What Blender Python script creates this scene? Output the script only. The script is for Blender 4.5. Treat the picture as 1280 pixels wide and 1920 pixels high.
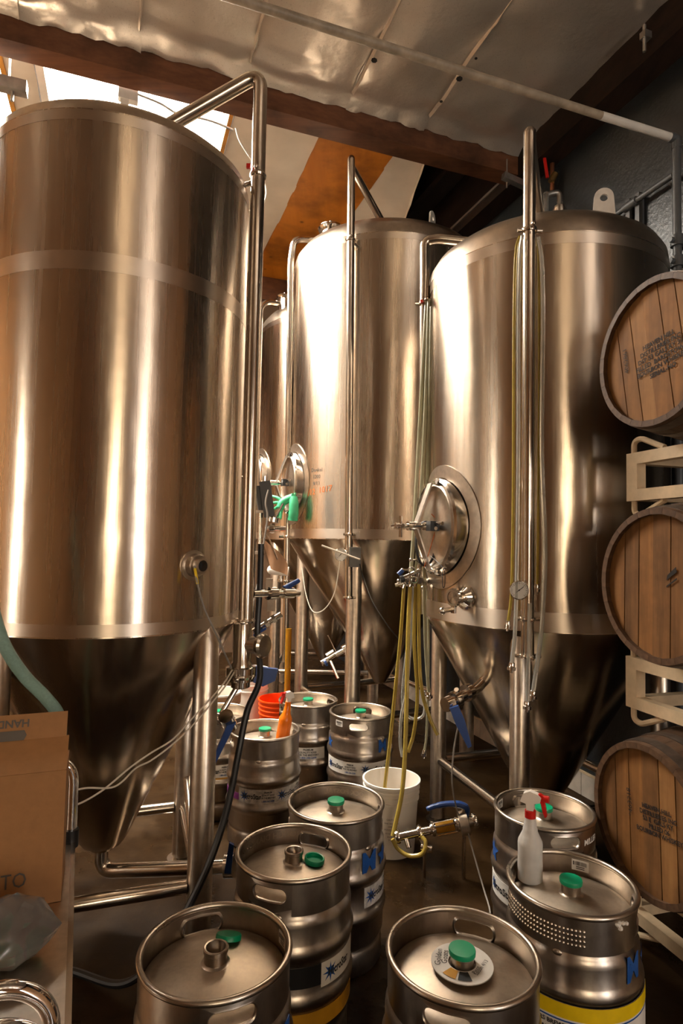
import bpy, bmesh, math, random
from mathutils import Vector, Matrix, noise
random.seed(7)
PI = math.pi
for o in list(bpy.data.objects): bpy.data.objects.remove(o)
SC = bpy.context.scene
COL = SC.collection

# ------------------------------------------------------------------ camera
F_PX, PITCH, ROLL, CAM_H = 1134.7, 0.0507, 0.0199, 1.641
cam_d = bpy.data.cameras.new('camera'); cam = bpy.data.objects.new('camera', cam_d); COL.objects.link(cam)
cam_d.sensor_fit = 'VERTICAL'; cam_d.sensor_height = 36.0; cam_d.lens = F_PX / 1920 * 36
cam_d.clip_start = 0.05
_cp, _sp, _cr, _sr = math.cos(PITCH), math.sin(PITCH), math.cos(ROLL), math.sin(ROLL)
_f = Vector((0, _cp, _sp)); _u = Vector((0, -_sp, _cp)); _r = Vector((1, 0, 0))
_r2 = _r * _cr + _u * _sr; _u2 = -_r * _sr + _u * _cr
M = Matrix(((_r2.x, _u2.x, -_f.x, 0), (_r2.y, _u2.y, -_f.y, 0), (_r2.z, _u2.z, -_f.z, CAM_H), (0, 0, 0, 1)))
cam.matrix_world = M
SC.camera = cam

# ------------------------------------------------------------------ world, exposure
w = bpy.data.worlds.new('world'); SC.world = w; w.use_nodes = True
w.node_tree.nodes['Background'].inputs[0].default_value = (0.75, 0.85, 1.0, 1)
w.node_tree.nodes['Background'].inputs[1].default_value = 0.6
SC.view_settings.view_transform = 'Standard'; SC.view_settings.look = 'None'
SC.view_settings.gamma = 1.0; SC.view_settings.use_curve_mapping = False
SC.view_settings.exposure = -0.15
SKYLIGHT, DOORWAY, SIDEWIN, SLITWIN = 64.0, 16.0, 22.0, 30.0    # brightness of the daylit panes

# ------------------------------------------------------------------ room frame: a across (to the right wall), b along the right wall
_ang = math.radians(19.7); CA, SA = math.cos(_ang), math.sin(_ang)
def RW(a, b, z=0.0): return Vector((a * CA - b * SA, a * SA + b * CA, z))
E1 = Vector((CA, SA, 0)); E2 = Vector((-SA, CA, 0)); EZ = Vector((0, 0, 1))
A_R, A_L, B_F, B_K, Z_C = 2.926, -4.2, 9.0, -4.6, 4.7

# ------------------------------------------------------------------ materials
MATS = {}
def newmat(name):
    m = bpy.data.materials.new(name); m.use_nodes = True
    nt = m.node_tree; nt.nodes.clear()
    out = nt.nodes.new('ShaderNodeOutputMaterial'); b = nt.nodes.new('ShaderNodeBsdfPrincipled')
    nt.links.new(b.outputs[0], out.inputs[0]); MATS[name] = m
    return m, nt, b
def nd(nt, t, **kw):
    n = nt.nodes.new(t)
    for k, v in kw.items(): setattr(n, k, v)
    return n
def coords(nt, scale=(1, 1, 1), kind='Object'):
    tc = nd(nt, 'ShaderNodeTexCoord'); mp = nd(nt, 'ShaderNodeMapping'); mp.inputs['Scale'].default_value = scale
    nt.links.new(tc.outputs[kind], mp.inputs[0]); return mp.outputs[0]
def noise_n(nt, vec, scale, detail=4, rough=0.55):
    n = nd(nt, 'ShaderNodeTexNoise'); n.inputs['Scale'].default_value = scale
    n.inputs['Detail'].default_value = detail; n.inputs['Roughness'].default_value = rough
    nt.links.new(vec, n.inputs['Vector']); return n.outputs[0]
def ramp(nt, fac, stops):
    r = nd(nt, 'ShaderNodeValToRGB'); e = r.color_ramp.elements
    while len(e) < len(stops): e.new(0.5)
    for i, (p, c) in enumerate(stops):
        e[i].position = p; e[i].color = (*c, 1) if len(c) == 3 else c
    nt.links.new(fac, r.inputs[0]); return r.outputs[0]
def bump(nt, b, h, strength=0.3, dist=0.01):
    n = nd(nt, 'ShaderNodeBump'); n.inputs['Strength'].default_value = strength; n.inputs['Distance'].default_value = dist
    nt.links.new(h, n.inputs['Height']); nt.links.new(n.outputs[0], b.inputs['Normal']); return n
def mixc(nt, fac, a, b, mode='MIX'):
    n = nd(nt, 'ShaderNodeMix', data_type='RGBA', blend_type=mode)
    if isinstance(fac, float): n.inputs[0].default_value = fac
    else: nt.links.new(fac, n.inputs[0])
    for i, x in ((6, a), (7, b)):
        if isinstance(x, tuple): n.inputs[i].default_value = (*x, 1)
        else: nt.links.new(x, n.inputs[i])
    return n.outputs[2]
def plain(name, col, rough=0.5, metal=0.0, bmp=0.0, bscale=60.0, var=0.12, **kw):
    m, nt, b = newmat(name)
    v = coords(nt); n = noise_n(nt, v, bscale * 0.25, 3)
    lo = tuple(max(0, c * (1 - var)) for c in col); hi = tuple(min(1, c * (1 + var)) for c in col)
    nt.links.new(ramp(nt, n, [(0.3, lo), (0.7, hi)]), b.inputs['Base Color'])
    b.inputs['Roughness'].default_value = rough; b.inputs['Metallic'].default_value = metal
    if bmp: bump(nt, b, noise_n(nt, v, bscale, 3), bmp, 0.004)
    for k, x in kw.items(): b.inputs[k.replace('_', ' ')].default_value = x
    return m
def tank_steel(name, col, rough, aniso, streak=0.5, wave=0.05, run=0.0):
    m, nt, b = newmat(name)
    v1 = coords(nt, (1, 1, 0.02)); v2 = coords(nt, (1, 1, 1))
    fine = noise_n(nt, v1, 55, 5, 0.65); mid = noise_n(nt, v1, 14, 3); blot = noise_n(nt, v2, 2.2, 4)
    c0 = tuple(c * (1 - 0.22 * streak) for c in col); c1 = tuple(min(1, c * (1 + 0.10 * streak)) for c in col)
    cc = mixc(nt, 0.5, ramp(nt, fine, [(0.3, c0), (0.7, c1)]), ramp(nt, blot, [(0.3, c0), (0.7, c1)]))
    if run:
        v3 = coords(nt, (1, 1, 0.06)); rn = noise_n(nt, v3, 26, 4, 0.7)
        f = ramp(nt, rn, [(0.56, (0, 0, 0)), (0.72, (run, run, run))])
        sep = nd(nt, 'ShaderNodeRGBToBW'); nt.links.new(f, sep.inputs[0])
        cc = mixc(nt, sep.outputs[0], cc, (0.5, 0.44, 0.38))
    nt.links.new(cc, b.inputs['Base Color'])
    mr = nd(nt, 'ShaderNodeMapRange'); mr.inputs[1].default_value = 0.25; mr.inputs[2].default_value = 0.75
    mr.inputs[3].default_value = rough * 0.85; mr.inputs[4].default_value = rough * 1.18
    nt.links.new(mixc(nt, 0.5, mid, fine), mr.inputs[0]); nt.links.new(mr.outputs[0], b.inputs['Roughness'])
    b.inputs['Metallic'].default_value = 1.0
    b.inputs['Anisotropic'].default_value = aniso; b.inputs['Anisotropic Rotation'].default_value = 0.25
    t = nd(nt, 'ShaderNodeTangent', direction_type='RADIAL', axis='Z'); nt.links.new(t.outputs[0], b.inputs['Tangent'])
    v4 = coords(nt, (1.0, 1.0, 0.35)); wv = noise_n(nt, v4, 5.5, 2)
    bn = bump(nt, b, wv, wave, 0.05)
    rp = noise_n(nt, coords(nt, (0.35, 0.35, 1.0)), 17, 1); bn3 = nd(nt, 'ShaderNodeBump'); bn3.inputs['Strength'].default_value = 0.035; bn3.inputs['Distance'].default_value = 0.012; nt.links.new(rp, bn3.inputs['Height'])
    bn2 = nd(nt, 'ShaderNodeBump'); nt.links.new(bn3.outputs[0], bn2.inputs['Normal']); bn2.inputs['Strength'].default_value = 0.02; bn2.inputs['Distance'].default_value = 0.01
    nt.links.new(fine, bn2.inputs['Height']); nt.links.new(bn2.outputs[0], bn.inputs['Normal'])
    return m
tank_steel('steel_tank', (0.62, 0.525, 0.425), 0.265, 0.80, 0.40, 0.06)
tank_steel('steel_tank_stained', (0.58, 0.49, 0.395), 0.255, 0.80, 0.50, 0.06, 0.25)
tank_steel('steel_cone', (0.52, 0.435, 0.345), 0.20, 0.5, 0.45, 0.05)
m, nt, b = newmat('steel_band')
nt.links.new(ramp(nt, noise_n(nt, coords(nt), 6, 3), [(0.3, (0.58, 0.49, 0.40)), (0.7, (0.68, 0.585, 0.485))]), b.inputs['Base Color'])
b.inputs['Metallic'].default_value = 1.0; b.inputs['Roughness'].default_value = 0.36; b.inputs['Anisotropic'].default_value = 0.75; b.inputs['Anisotropic Rotation'].default_value = 0.25
_t = nd(nt, 'ShaderNodeTangent', direction_type='RADIAL', axis='Z'); nt.links.new(_t.outputs[0], b.inputs['Tangent'])
plain('lug_steel_skylit', (0.78, 0.74, 0.68), 0.5, 0.4)  # skylight reflection on the steel lugs put into a pale base colour
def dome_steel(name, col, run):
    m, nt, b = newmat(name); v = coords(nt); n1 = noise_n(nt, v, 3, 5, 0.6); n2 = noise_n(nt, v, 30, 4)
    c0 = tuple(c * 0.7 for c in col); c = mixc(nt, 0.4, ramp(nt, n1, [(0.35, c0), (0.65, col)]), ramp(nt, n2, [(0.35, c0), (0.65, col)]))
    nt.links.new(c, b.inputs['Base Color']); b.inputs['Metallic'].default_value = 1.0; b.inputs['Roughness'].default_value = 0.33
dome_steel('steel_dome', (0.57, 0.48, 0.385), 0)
plain('steel_pipe', (0.62, 0.555, 0.48), 0.20, 1.0, 0.0, 90, 0.08)
plain('steel_satin', (0.58, 0.505, 0.42), 0.34, 1.0, 0.05, 120, 0.14)
plain('steel_polished', (0.72, 0.68, 0.63), 0.12, 1.0, 0.0, 90, 0.05)
plain('chrome', (0.80, 0.79, 0.80), 0.06, 1.0)
def keg_steel(name, col, rough):
    m, nt, b = newmat(name); v = coords(nt); vs = coords(nt, (1, 1, 0.25))
    n1 = noise_n(nt, v, 9, 6, 0.65); n2 = noise_n(nt, vs, 60, 4, 0.6)
    c0 = tuple(c * 0.72 for c in col)
    nt.links.new(mixc(nt, 0.35, ramp(nt, n1, [(0.36, c0), (0.62, col)]), ramp(nt, n2, [(0.35, c0), (0.65, col)])), b.inputs['Base Color'])
    mr = nd(nt, 'ShaderNodeMapRange'); mr.inputs[3].default_value = rough * 0.75; mr.inputs[4].default_value = rough * 1.4
    nt.links.new(n1, mr.inputs[0]); nt.links.new(mr.outputs[0], b.inputs['Roughness']); b.inputs['Metallic'].default_value = 1.0
    bump(nt, b, noise_n(nt, v, 25, 5), 0.06, 0.006)
keg_steel('keg_steel', (0.48, 0.425, 0.37), 0.29)
keg_steel('keg_head', (0.54, 0.455, 0.36), 0.42)
keg_steel('keg_rim', (0.54, 0.475, 0.40), 0.28)
plain('green_plastic', (0.0, 0.27, 0.12), 0.35, var=0.06)
plain('blue_paint', (0.01, 0.075, 0.30), 0.4, var=0.1)
plain('blue_handle', (0.015, 0.05, 0.19), 0.35, var=0.15)
plain('black_rubber', (0.008, 0.008, 0.009), 0.42)
plain('black_plastic', (0.018, 0.017, 0.017), 0.4)
plain('grey_plastic', (0.10, 0.095, 0.09), 0.5)
plain('white_plastic', (0.80, 0.74, 0.66), 0.38, var=0.03)
plain('white_paint', (0.78, 0.74, 0.68), 0.45, var=0.05)
plain('white_paper', (0.70, 0.66, 0.60), 0.7, var=0.10)
plain('dirty_paper', (0.52, 0.48, 0.43), 0.7, var=0.35, bscale=160)
plain('ink', (0.012, 0.012, 0.014), 0.6)
plain('faded_ink', (0.10, 0.085, 0.07), 0.7)
plain('barrel_ink', (0.010, 0.006, 0.004), 0.85, var=0.4, bscale=300)
plain('orange_marker', (0.62, 0.16, 0.03), 0.6)
plain('orange_plastic', (0.85, 0.075, 0.005), 0.32, var=0.05)
plain('orange_bottle', (0.80, 0.17, 0.004), 0.28, var=0.05)
plain('red_plastic', (0.55, 0.012, 0.008), 0.3)
plain('yellow_sticker', (0.75, 0.52, 0.0), 0.5)
plain('gold_sticker', (0.50, 0.24, 0.01), 0.5)
plain('purple_band', (0.16, 0.02, 0.15), 0.5)
plain('glove_rubber', (0.05, 0.42, 0.20), 0.45)
plain('brown_paper', (0.36, 0.20, 0.11), 0.8, bmp=0.5, bscale=40)
plain('rag', (0.40, 0.26, 0.16), 0.9, bmp=0.4, bscale=90)
plain('cream_paint', (0.62, 0.47, 0.30), 0.45, bmp=0.08, bscale=70, var=0.12)
plain('conduit_paint', (0.33, 0.27, 0.20), 0.5, var=0.3)
plain('conduit_grey', (0.085, 0.09, 0.095), 0.45)
plain('galvanised', (0.42, 0.40, 0.37), 0.4, 0.9, var=0.2)
plain('copper', (0.30, 0.12, 0.06), 0.4, 0.8)
plain('brass', (0.45, 0.28, 0.10), 0.35, 0.9)
plain('hose_yellow', (0.50, 0.36, 0.07), 0.25, Transmission_Weight=0.35)
plain('hose_pale', (0.55, 0.52, 0.36), 0.22, Transmission_Weight=0.45)
plain('hose_clear', (0.80, 0.79, 0.74), 0.12, Transmission_Weight=0.7)
plain('hose_green', (0.24, 0.40, 0.34), 0.3, bmp=0.5, bscale=500, Transmission_Weight=0.15)
plain('wire_white', (0.62, 0.55, 0.45), 0.5)
plain('wire_grey', (0.25, 0.22, 0.19), 0.5)
plain('clear_bottle', (0.86, 0.84, 0.80), 0.35, Transmission_Weight=0.4, IOR=1.3)
plain('liquid', (0.66, 0.66, 0.66), 0.2, Transmission_Weight=0.5)
plain('amber_glass', (0.55, 0.26, 0.02), 0.1, Transmission_Weight=0.5)
plain('sight_glass', (0.7, 0.7, 0.65), 0.05, Transmission_Weight=0.85)
plain('gauge_face', (0.72, 0.70, 0.66), 0.4, var=0.02)
plain('lens_glass', (0.9, 0.9, 0.9), 0.03, Transmission_Weight=1.0, IOR=1.1)
plain('tile_white', (0.52, 0.46, 0.39), 0.25, var=0.12)
plain('dark_void', (0.012, 0.010, 0.009), 0.9)
plain('plastic_film', (0.30, 0.28, 0.26), 0.2, Transmission_Weight=0.6)
plain('black_label', (0.010, 0.010, 0.011), 0.4)
plain('cable_white', (0.75, 0.68, 0.58), 0.4)

def wood(name, c0, c1, axis, scale, rough=0.55, knots=False, dark=0.0):
    m, nt, b = newmat(name)
    s = [1.0, 1.0, 1.0]; s['xyz'.index(axis)] = 0.07
    v = coords(nt, tuple(s)); v2 = coords(nt)
    n1 = noise_n(nt, v, scale, 6, 0.6); n2 = noise_n(nt, v2, 2.5, 5, 0.6)
    c = ramp(nt, n1, [(0.3, c0), (0.7, c1)])
    cm = tuple(x * (0.45 - 0.2 * dark) for x in c0)
    f = ramp(nt, n2, [(0.44, (0, 0, 0)), (0.68, (0.85, 0.85, 0.85))])
    bw = nd(nt, 'ShaderNodeRGBToBW'); nt.links.new(f, bw.inputs[0])
    c = mixc(nt, bw.outputs[0], c, cm)
    if knots:
        vo = nd(nt, 'ShaderNodeTexVoronoi'); vo.inputs['Scale'].default_value = 3.2; nt.links.new(v2, vo.inputs['Vector'])
        f = ramp(nt, vo.outputs['Distance'], [(0.02, (0.85, 0.85, 0.85)), (0.085, (0, 0, 0))])
        bw2 = nd(nt, 'ShaderNodeRGBToBW'); nt.links.new(f, bw2.inputs[0]); c = mixc(nt, bw2.outputs[0], c, tuple(x * 0.22 for x in c0))
    nt.links.new(c, b.inputs['Base Color']); b.inputs['Roughness'].default_value = rough
    b.inputs['Specular IOR Level'].default_value = 0.25
    bump(nt, b, n1, 0.25, 0.004)
    return m
wood('beam_wood', (0.085, 0.032, 0.014), (0.16, 0.065, 0.03), 'x', 22, 0.55)
wood('dark_wood', (0.014, 0.007, 0.004), (0.030, 0.015, 0.008), 'y', 20, 0.8)
wood('plywood', (0.42, 0.135, 0.010), (0.56, 0.20, 0.020), 'y', 9, 0.5, True)
wood('frame_wood', (0.52, 0.24, 0.05), (0.62, 0.31, 0.08), 'y', 20, 0.5)
wood('oak_head', (0.15, 0.062, 0.016), (0.27, 0.120, 0.034), 'z', 30, 0.75)
wood('oak_head_dark', (0.10, 0.044, 0.013), (0.22, 0.100, 0.032), 'z', 30, 0.75)
wood('oak_head_light', (0.20, 0.088, 0.026), (0.32, 0.155, 0.052), 'z', 30, 0.75)
wood('oak_stave', (0.060, 0.030, 0.015), (0.12, 0.064, 0.034), 'x', 30, 0.6)
plain('hoop_iron', (0.085, 0.060, 0.045), 0.5, 0.7, bmp=0.2, bscale=80, var=0.4)
plain('cardboard', (0.32, 0.155, 0.055), 0.75, bmp=0.05, bscale=200, var=0.06)

m, nt, b = newmat('floor_concrete')
v = coords(nt); n1 = noise_n(nt, v, 1.6, 7, 0.62); n2 = noise_n(nt, v, 14, 5, 0.6)
nt.links.new(mixc(nt, 0.4, ramp(nt, n1, [(0.33, (0.010, 0.005, 0.0018)), (0.5, (0.024, 0.012, 0.004)), (0.68, (0.058, 0.033, 0.013))]),
             ramp(nt, n2, [(0.35, (0.011, 0.005, 0.002)), (0.7, (0.040, 0.021, 0.008))])), b.inputs['Base Color'])
nt.links.new(ramp(nt, n1, [(0.4, (0.26, 0.26, 0.26)), (0.62, (0.55, 0.55, 0.55))]), b.inputs['Roughness'])
b.inputs['Specular IOR Level'].default_value = 0.09
bump(nt, b, n2, 0.25, 0.006)
m, nt, b = newmat('foil')
v = coords(nt); n1 = noise_n(nt, v, 3.0, 5, 0.55); n2 = noise_n(nt, v, 90, 2); n3 = noise_n(nt, v, 1.1, 3)
cc = ramp(nt, n3, [(0.35, (0.66, 0.58, 0.49)), (0.62, (0.86, 0.79, 0.70))])
vo = noise_n(nt, v, 140, 2); cc2 = mixc(nt, ramp(nt, vo, [(0.62, (0, 0, 0)), (0.72, (0.35, 0.35, 0.35))]), cc, (0.16, 0.12, 0.09))
nt.links.new(cc2, b.inputs['Base Color']); b.inputs['Metallic'].default_value = 0.7; b.inputs['Roughness'].default_value = 0.33
bump(nt, b, n1, 0.45, 0.03)
plain('vinyl_facing', (0.62, 0.55, 0.46), 0.55, 0.0, 0.25, 12, 0.10)
plain('wall_dark', (0.017, 0.021, 0.024), 0.34, 0.0, 0.55, 34, 0.15)
plain('wall_light', (0.44, 0.26, 0.130), 0.8, 0.0, 0.2, 20, 0.2)
plain('wall_far', (0.10, 0.052, 0.024), 0.8, 0.0, 0.2, 20, 0.25)
plain('deck_dark', (0.05, 0.035, 0.025), 0.9)
plain('panel_grey', (0.16, 0.13, 0.105), 0.6, var=0.15)
def lit(name, col, strength):
    m, nt, b = newmat(name); b.inputs['Base Color'].default_value = (*col, 1)
    n = noise_n(nt, coords(nt), 1.2, 2)
    c = ramp(nt, n, [(0.2, tuple(x * 0.94 for x in col)), (0.8, col)])
    nt.links.new(c, b.inputs['Emission Color']); b.inputs['Emission Strength'].default_value = strength
lit('skylight_pane', (1.0, 0.93, 0.82), SKYLIGHT)
lit('doorway_pane', (1.0, 0.80, 0.56), DOORWAY)
lit('side_pane', (1.0, 0.93, 0.86), SIDEWIN)
lit('slit_pane', (1.0, 0.90, 0.76), SLITWIN)

# ------------------------------------------------------------------ mesh builder
def frame_of(ax):
    z = Vector(ax).normalized(); t = Vector((0, 0, 1)) if abs(z.z) < 0.9 else Vector((1, 0, 0))
    x = t.cross(z).normalized(); return x, z.cross(x), z
class MB:
    def __init__(s): s.v = []; s.f = []
    def add(s, vs, fs):
        k = len(s.v); s.v += [Vector(p) for p in vs]; s.f += [tuple(i + k for i in f) for f in fs]; return s
    def lathe(s, prof, o=(0, 0, 0), ax=(0, 0, 1), n=32, cap=False):
        x, y, z = frame_of(ax); o = Vector(o); vs = []; fs = []; m = len(prof)
        for (r, h) in prof:
            for i in range(n):
                a = 2 * PI * i / n; vs.append(o + x * (r * math.cos(a)) + y * (r * math.sin(a)) + z * h)
        for j in range(m - 1):
            for i in range(n):
                i2 = (i + 1) % n; fs.append((j * n + i, j * n + i2, (j + 1) * n + i2, (j + 1) * n + i))
        if cap: fs.append(tuple(range(n - 1, -1, -1))); fs.append(tuple((m - 1) * n + i for i in range(n)))
        return s.add(vs, fs)
    def cyl(s, p, q, r, n=20, r2=None):
        p = Vector(p); q = Vector(q); return s.lathe([(r, 0), (r if r2 is None else r2, (q - p).length)], p, q - p, n, True)
    def tube(s, pts, r, n=10, closed=False):
        pts = [Vector(p) for p in pts]; m = len(pts); vs = []; fs = []
        rr = r if isinstance(r, (list, tuple)) else [r] * m
        tans = []
        for i in range(m):
            a = pts[i - 1] if (i > 0 or closed) else pts[i]; c = pts[(i + 1) % m] if (i < m - 1 or closed) else pts[i]
            tans.append((c - a).normalized())
        x, y, _ = frame_of(tans[0])
        for i in range(m):
            t = tans[i]; x = (x - t * x.dot(t)).normalized(); y = t.cross(x)
            for k in range(n):
                a = 2 * PI * k / n; vs.append(pts[i] + x * (rr[i] * math.cos(a)) + y * (rr[i] * math.sin(a)))
        for i in range(m if closed else m - 1):
            j = (i + 1) % m
            for k in range(n):
                k2 = (k + 1) % n; fs.append((i * n + k, i * n + k2, j * n + k2, j * n + k))
        if not closed: fs.append(tuple(range(n - 1, -1, -1))); fs.append(tuple((m - 1) * n + k for k in range(n)))
        return s.add(vs, fs)
    def box(s, c, size, R=None):
        c = Vector(c); X, Y, Z = R if R else (Vector((1, 0, 0)), Vector((0, 1, 0)), Vector((0, 0, 1)))
        hx, hy, hz = [q / 2 for q in size]; vs = []
        for sx in (-1, 1):
            for sy in (-1, 1):
                for sz in (-1, 1): vs.append(c + X * (sx * hx) + Y * (sy * hy) + Z * (sz * hz))
        return s.add(vs, [(0, 1, 3, 2), (4, 6, 7, 5), (0, 4, 5, 1), (2, 3, 7, 6), (0, 2, 6, 4), (1, 5, 7, 3)])
    def prism(s, poly, o, ux, uy, depth):
        o = Vector(o); ux = Vector(ux); uy = Vector(uy); nz = ux.cross(uy).normalized(); n = len(poly)
        vs = [o + ux * p[0] + uy * p[1] for p in poly] + [o + ux * p[0] + uy * p[1] + nz * depth for p in poly]
        fs = [tuple(range(n - 1, -1, -1)), tuple(range(n, 2 * n))] + [(i, (i + 1) % n, n + (i + 1) % n, n + i) for i in range(n)]
        return s.add(vs, fs)
    def loops(s, ls, close=True, cap0=False, cap1=False):
        n = len(ls[0]); vs = [p for l in ls for p in l]; fs = []
        for j in range(len(ls) - 1):
            for i in range(n if close else n - 1):
                i2 = (i + 1) % n; fs.append((j * n + i, j * n + i2, (j + 1) * n + i2, (j + 1) * n + i))
        if cap0: fs.append(tuple(range(n - 1, -1, -1)))
        if cap1: fs.append(tuple((len(ls) - 1) * n + i for i in range(n)))
        return s.add(vs, fs)
    def sphere(s, c, r, n=12, m=8, sc=(1, 1, 1)):
        c = Vector(c); ls = []
        for j in range(1, m):
            t = PI * j / m; ls.append([c + Vector((r * math.sin(t) * math.cos(2 * PI * i / n) * sc[0], r * math.sin(t) * math.sin(2 * PI * i / n) * sc[1], r * math.cos(t) * sc[2])) for i in range(n)])
        return s.loops(ls, True, True, True)
    def mesh(s, name, mat, off=Vector((0, 0, 0)), sharp=0.6, flat=False):
        me = bpy.data.meshes.new(name); me.from_pydata([tuple(p - off) for p in s.v], [], s.f)
        me.validate(); me.update()
        bm = bmesh.new(); bm.from_mesh(me); bmesh.ops.recalc_face_normals(bm, faces=bm.faces); bm.to_mesh(me); bm.free()
        if not flat: me.shade_smooth(); me.set_sharp_from_angle(angle=sharp)
        me.materials.append(MATS[mat]); return me
ORI = {}
def link(o, parent=None):
    COL.objects.link(o)
    if parent is not None: o.parent = parent
    return o
def root(name, loc, label=None, cat=None, group=None, kind=None, rz=0.0):
    o = bpy.data.objects.new(name, None); o.empty_display_size = 0.1; o.location = loc; o.rotation_euler = (0, 0, rz); link(o)
    ORI[o.name] = Vector(loc); tag(o, label, cat, group, kind); return o
def tag(o, label=None, cat=None, group=None, kind=None):
    if label: o['label'] = label
    if cat: o['category'] = cat
    if group: o['group'] = group
    if kind: o['kind'] = kind
    return o
def part(name, mb, mat, parent, label=None, local=False, flat=False, kind=None, sharp=0.6):
    """mesh child of parent; vertices given in world space unless local"""
    off = Vector((0, 0, 0)) if local else ORI.get(parent.name, Vector((0, 0, 0)))
    o = bpy.data.objects.new(name, mb.mesh(name, mat, off, sharp, flat)); link(o, parent); ORI[o.name] = off
    return tag(o, label, kind=kind)
def single(name, mb, mat, label=None, cat=None, group=None, kind=None, flat=False, sharp=0.6):
    """a thing that is one mesh; origin at its base"""
    xs = [p.x for p in mb.v]; ys = [p.y for p in mb.v]; zs = [p.z for p in mb.v]
    loc = Vector(((min(xs) + max(xs)) / 2, (min(ys) + max(ys)) / 2, min(zs)))
    o = bpy.data.objects.new(name, mb.mesh(name, mat, loc, sharp, flat)); o.location = loc; link(o); ORI[o.name] = loc
    return tag(o, label, cat, group, kind)
def spline(pts, sub=8):
    P = [Vector(p) for p in pts]; P = [P[0] * 2 - P[1]] + P + [P[-1] * 2 - P[-2]]; out = []
    for i in range(1, len(P) - 2):
        a, b, c, d = P[i - 1:i + 3]
        for k in range(sub):
            t = k / sub; out.append(0.5 * ((2 * b) + (c - a) * t + (2 * a - 5 * b + 4 * c - d) * t * t + (3 * b - a - 3 * c + d) * t ** 3))
    out.append(P[-2]); return out
def bend(pts, rad, sub=7):
    """polyline with rounded corners"""
    P = [Vector(p) for p in pts]; out = [P[0]]
    for i in range(1, len(P) - 1):
        a = (P[i - 1] - P[i]); c = (P[i + 1] - P[i]); r = min(rad, a.length * 0.48, c.length * 0.48)
        p = P[i] + a.normalized() * r; q = P[i] + c.normalized() * r
        for k in range(sub + 1):
            t = k / sub; out.append(p * (1 - t) ** 2 + P[i] * 2 * t * (1 - t) + q * t * t)
    out.append(P[-1]); return out
_tx = {}
def text_pts(s, size, bold=False):
    """triangulated outline of a string, centred, as (verts2d, faces)"""
    key = (s, size)
    if key in _tx: return _tx[key]
    cu = bpy.data.curves.new('t', 'FONT'); cu.body = s; cu.size = size; cu.align_x = 'CENTER'; cu.align_y = 'CENTER'; cu.resolution_u = 2
    if bold: cu.offset = size * 0.028
    o = bpy.data.objects.new('t', cu); COL.objects.link(o)
    dg = bpy.context.evaluated_depsgraph_get(); me = bpy.data.meshes.new_from_object(o.evaluated_get(dg))
    r = ([(v.co.x, v.co.y) for v in me.vertices], [tuple(p.vertices) for p in me.polygons])
    bpy.data.objects.remove(o); bpy.data.curves.remove(cu); bpy.data.meshes.remove(me); _tx[key] = r; return r
def text_flat(mb, s, size, o, ux, uy, sx=1.0, bold=False):
    vs, fs = text_pts(s, size, bold); o = Vector(o); ux = Vector(ux); uy = Vector(uy)
    mb.add([o + ux * (p[0] * sx) + uy * p[1] for p in vs], fs); return mb
def text_cyl(mb, s, size, c, r, th, z, sx=1.0, bold=False, tilt=0.0):
    vs, fs = text_pts(s, size, bold); c = Vector(c); out = []
    for p in vs:
        x = p[0] * sx; y = p[1] + x * tilt; a = th + x / r; out.append(c + Vector((r * math.cos(a), r * math.sin(a), z + y)))
    mb.add(out, fs); return mb
def patch_cyl(mb, c, r, th0, th1, z0, z1, t=0.0008, n=14):
    c = Vector(c); P = lambda a, z, rr: c + Vector((rr * math.cos(a), rr * math.sin(a), z)); ls = []
    for i in range(n + 1):
        a = th0 + (th1 - th0) * i / n; ls.append([P(a, z0, r - 0.001), P(a, z0, r + t), P(a, z1, r + t), P(a, z1, r - 0.001)])
    return mb.loops(ls, True, True, True)
def star(r1, r2, n=5, rot=PI / 2): return [((r1 if i % 2 == 0 else r2) * math.cos(rot + PI * i / n), (r1 if i % 2 == 0 else r2) * math.sin(rot + PI * i / n)) for i in range(2 * n)]
def poly_cyl(mb, poly, c, r, th, z):
    c = Vector(c); mb.add([c + Vector((r * math.cos(th + p[0] / r), r * math.sin(th + p[0] / r), z + p[1])) for p in poly] + [c + Vector((r * math.cos(th), r * math.sin(th), z))],
        [(i, (i + 1) % len(poly), len(poly)) for i in range(len(poly))]); return mb

# ------------------------------------------------------------------ the setting
RF = (E1, E2, EZ)
AM, BM = (A_L + A_R) / 2, (B_F + B_K) / 2; AW, BW = A_R - A_L, B_F - B_K
def rbox(a0, a1, b0, b1, z0, z1, mb=None):
    return (mb or MB()).box(RW((a0 + a1) / 2, (b0 + b1) / 2, (z0 + z1) / 2), (a1 - a0, b1 - b0, z1 - z0), RF)
def struct_box(name, mat, *a): return single(name, rbox(*a), mat, kind='structure', flat=True)
def rpart(name, mat, parent, *a, **k): return part(name, rbox(*a), mat, parent, flat=True, **k)
floor = struct_box('floor', 'floor_concrete', A_L, A_R, B_K, B_F, -0.1, 0)
tag(floor, 'wet brown concrete floor with damp patches')
wn = struct_box('wall_near', 'wall_light', A_R, A_R + 0.15, B_K, 0.4, 0, 5.0); tag(wn, 'brown side wall beside the viewer')
wr = struct_box('wall_right', 'wall_dark', A_R, A_R + 0.15, 0.4, B_F, 0, 5.0); tag(wr, 'dark blue-grey painted block wall behind the barrels')
wl = struct_box('wall_left', 'wall_light', A_L - 0.15, A_L, B_K, B_F, 0, 5.0)
wb = struct_box('wall_back', 'wall_light', A_L, A_R, B_K - 0.15, B_K, 0, 5.0)
wf = struct_box('wall_front', 'wall_far', A_L, A_R, B_F, B_F + 0.15, 0, 5.0)
ceil = struct_box('ceiling', 'deck_dark', A_L - 0.15, A_R + 0.15, B_K - 0.15, B_F + 0.15, 5.0, 5.1)
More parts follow.
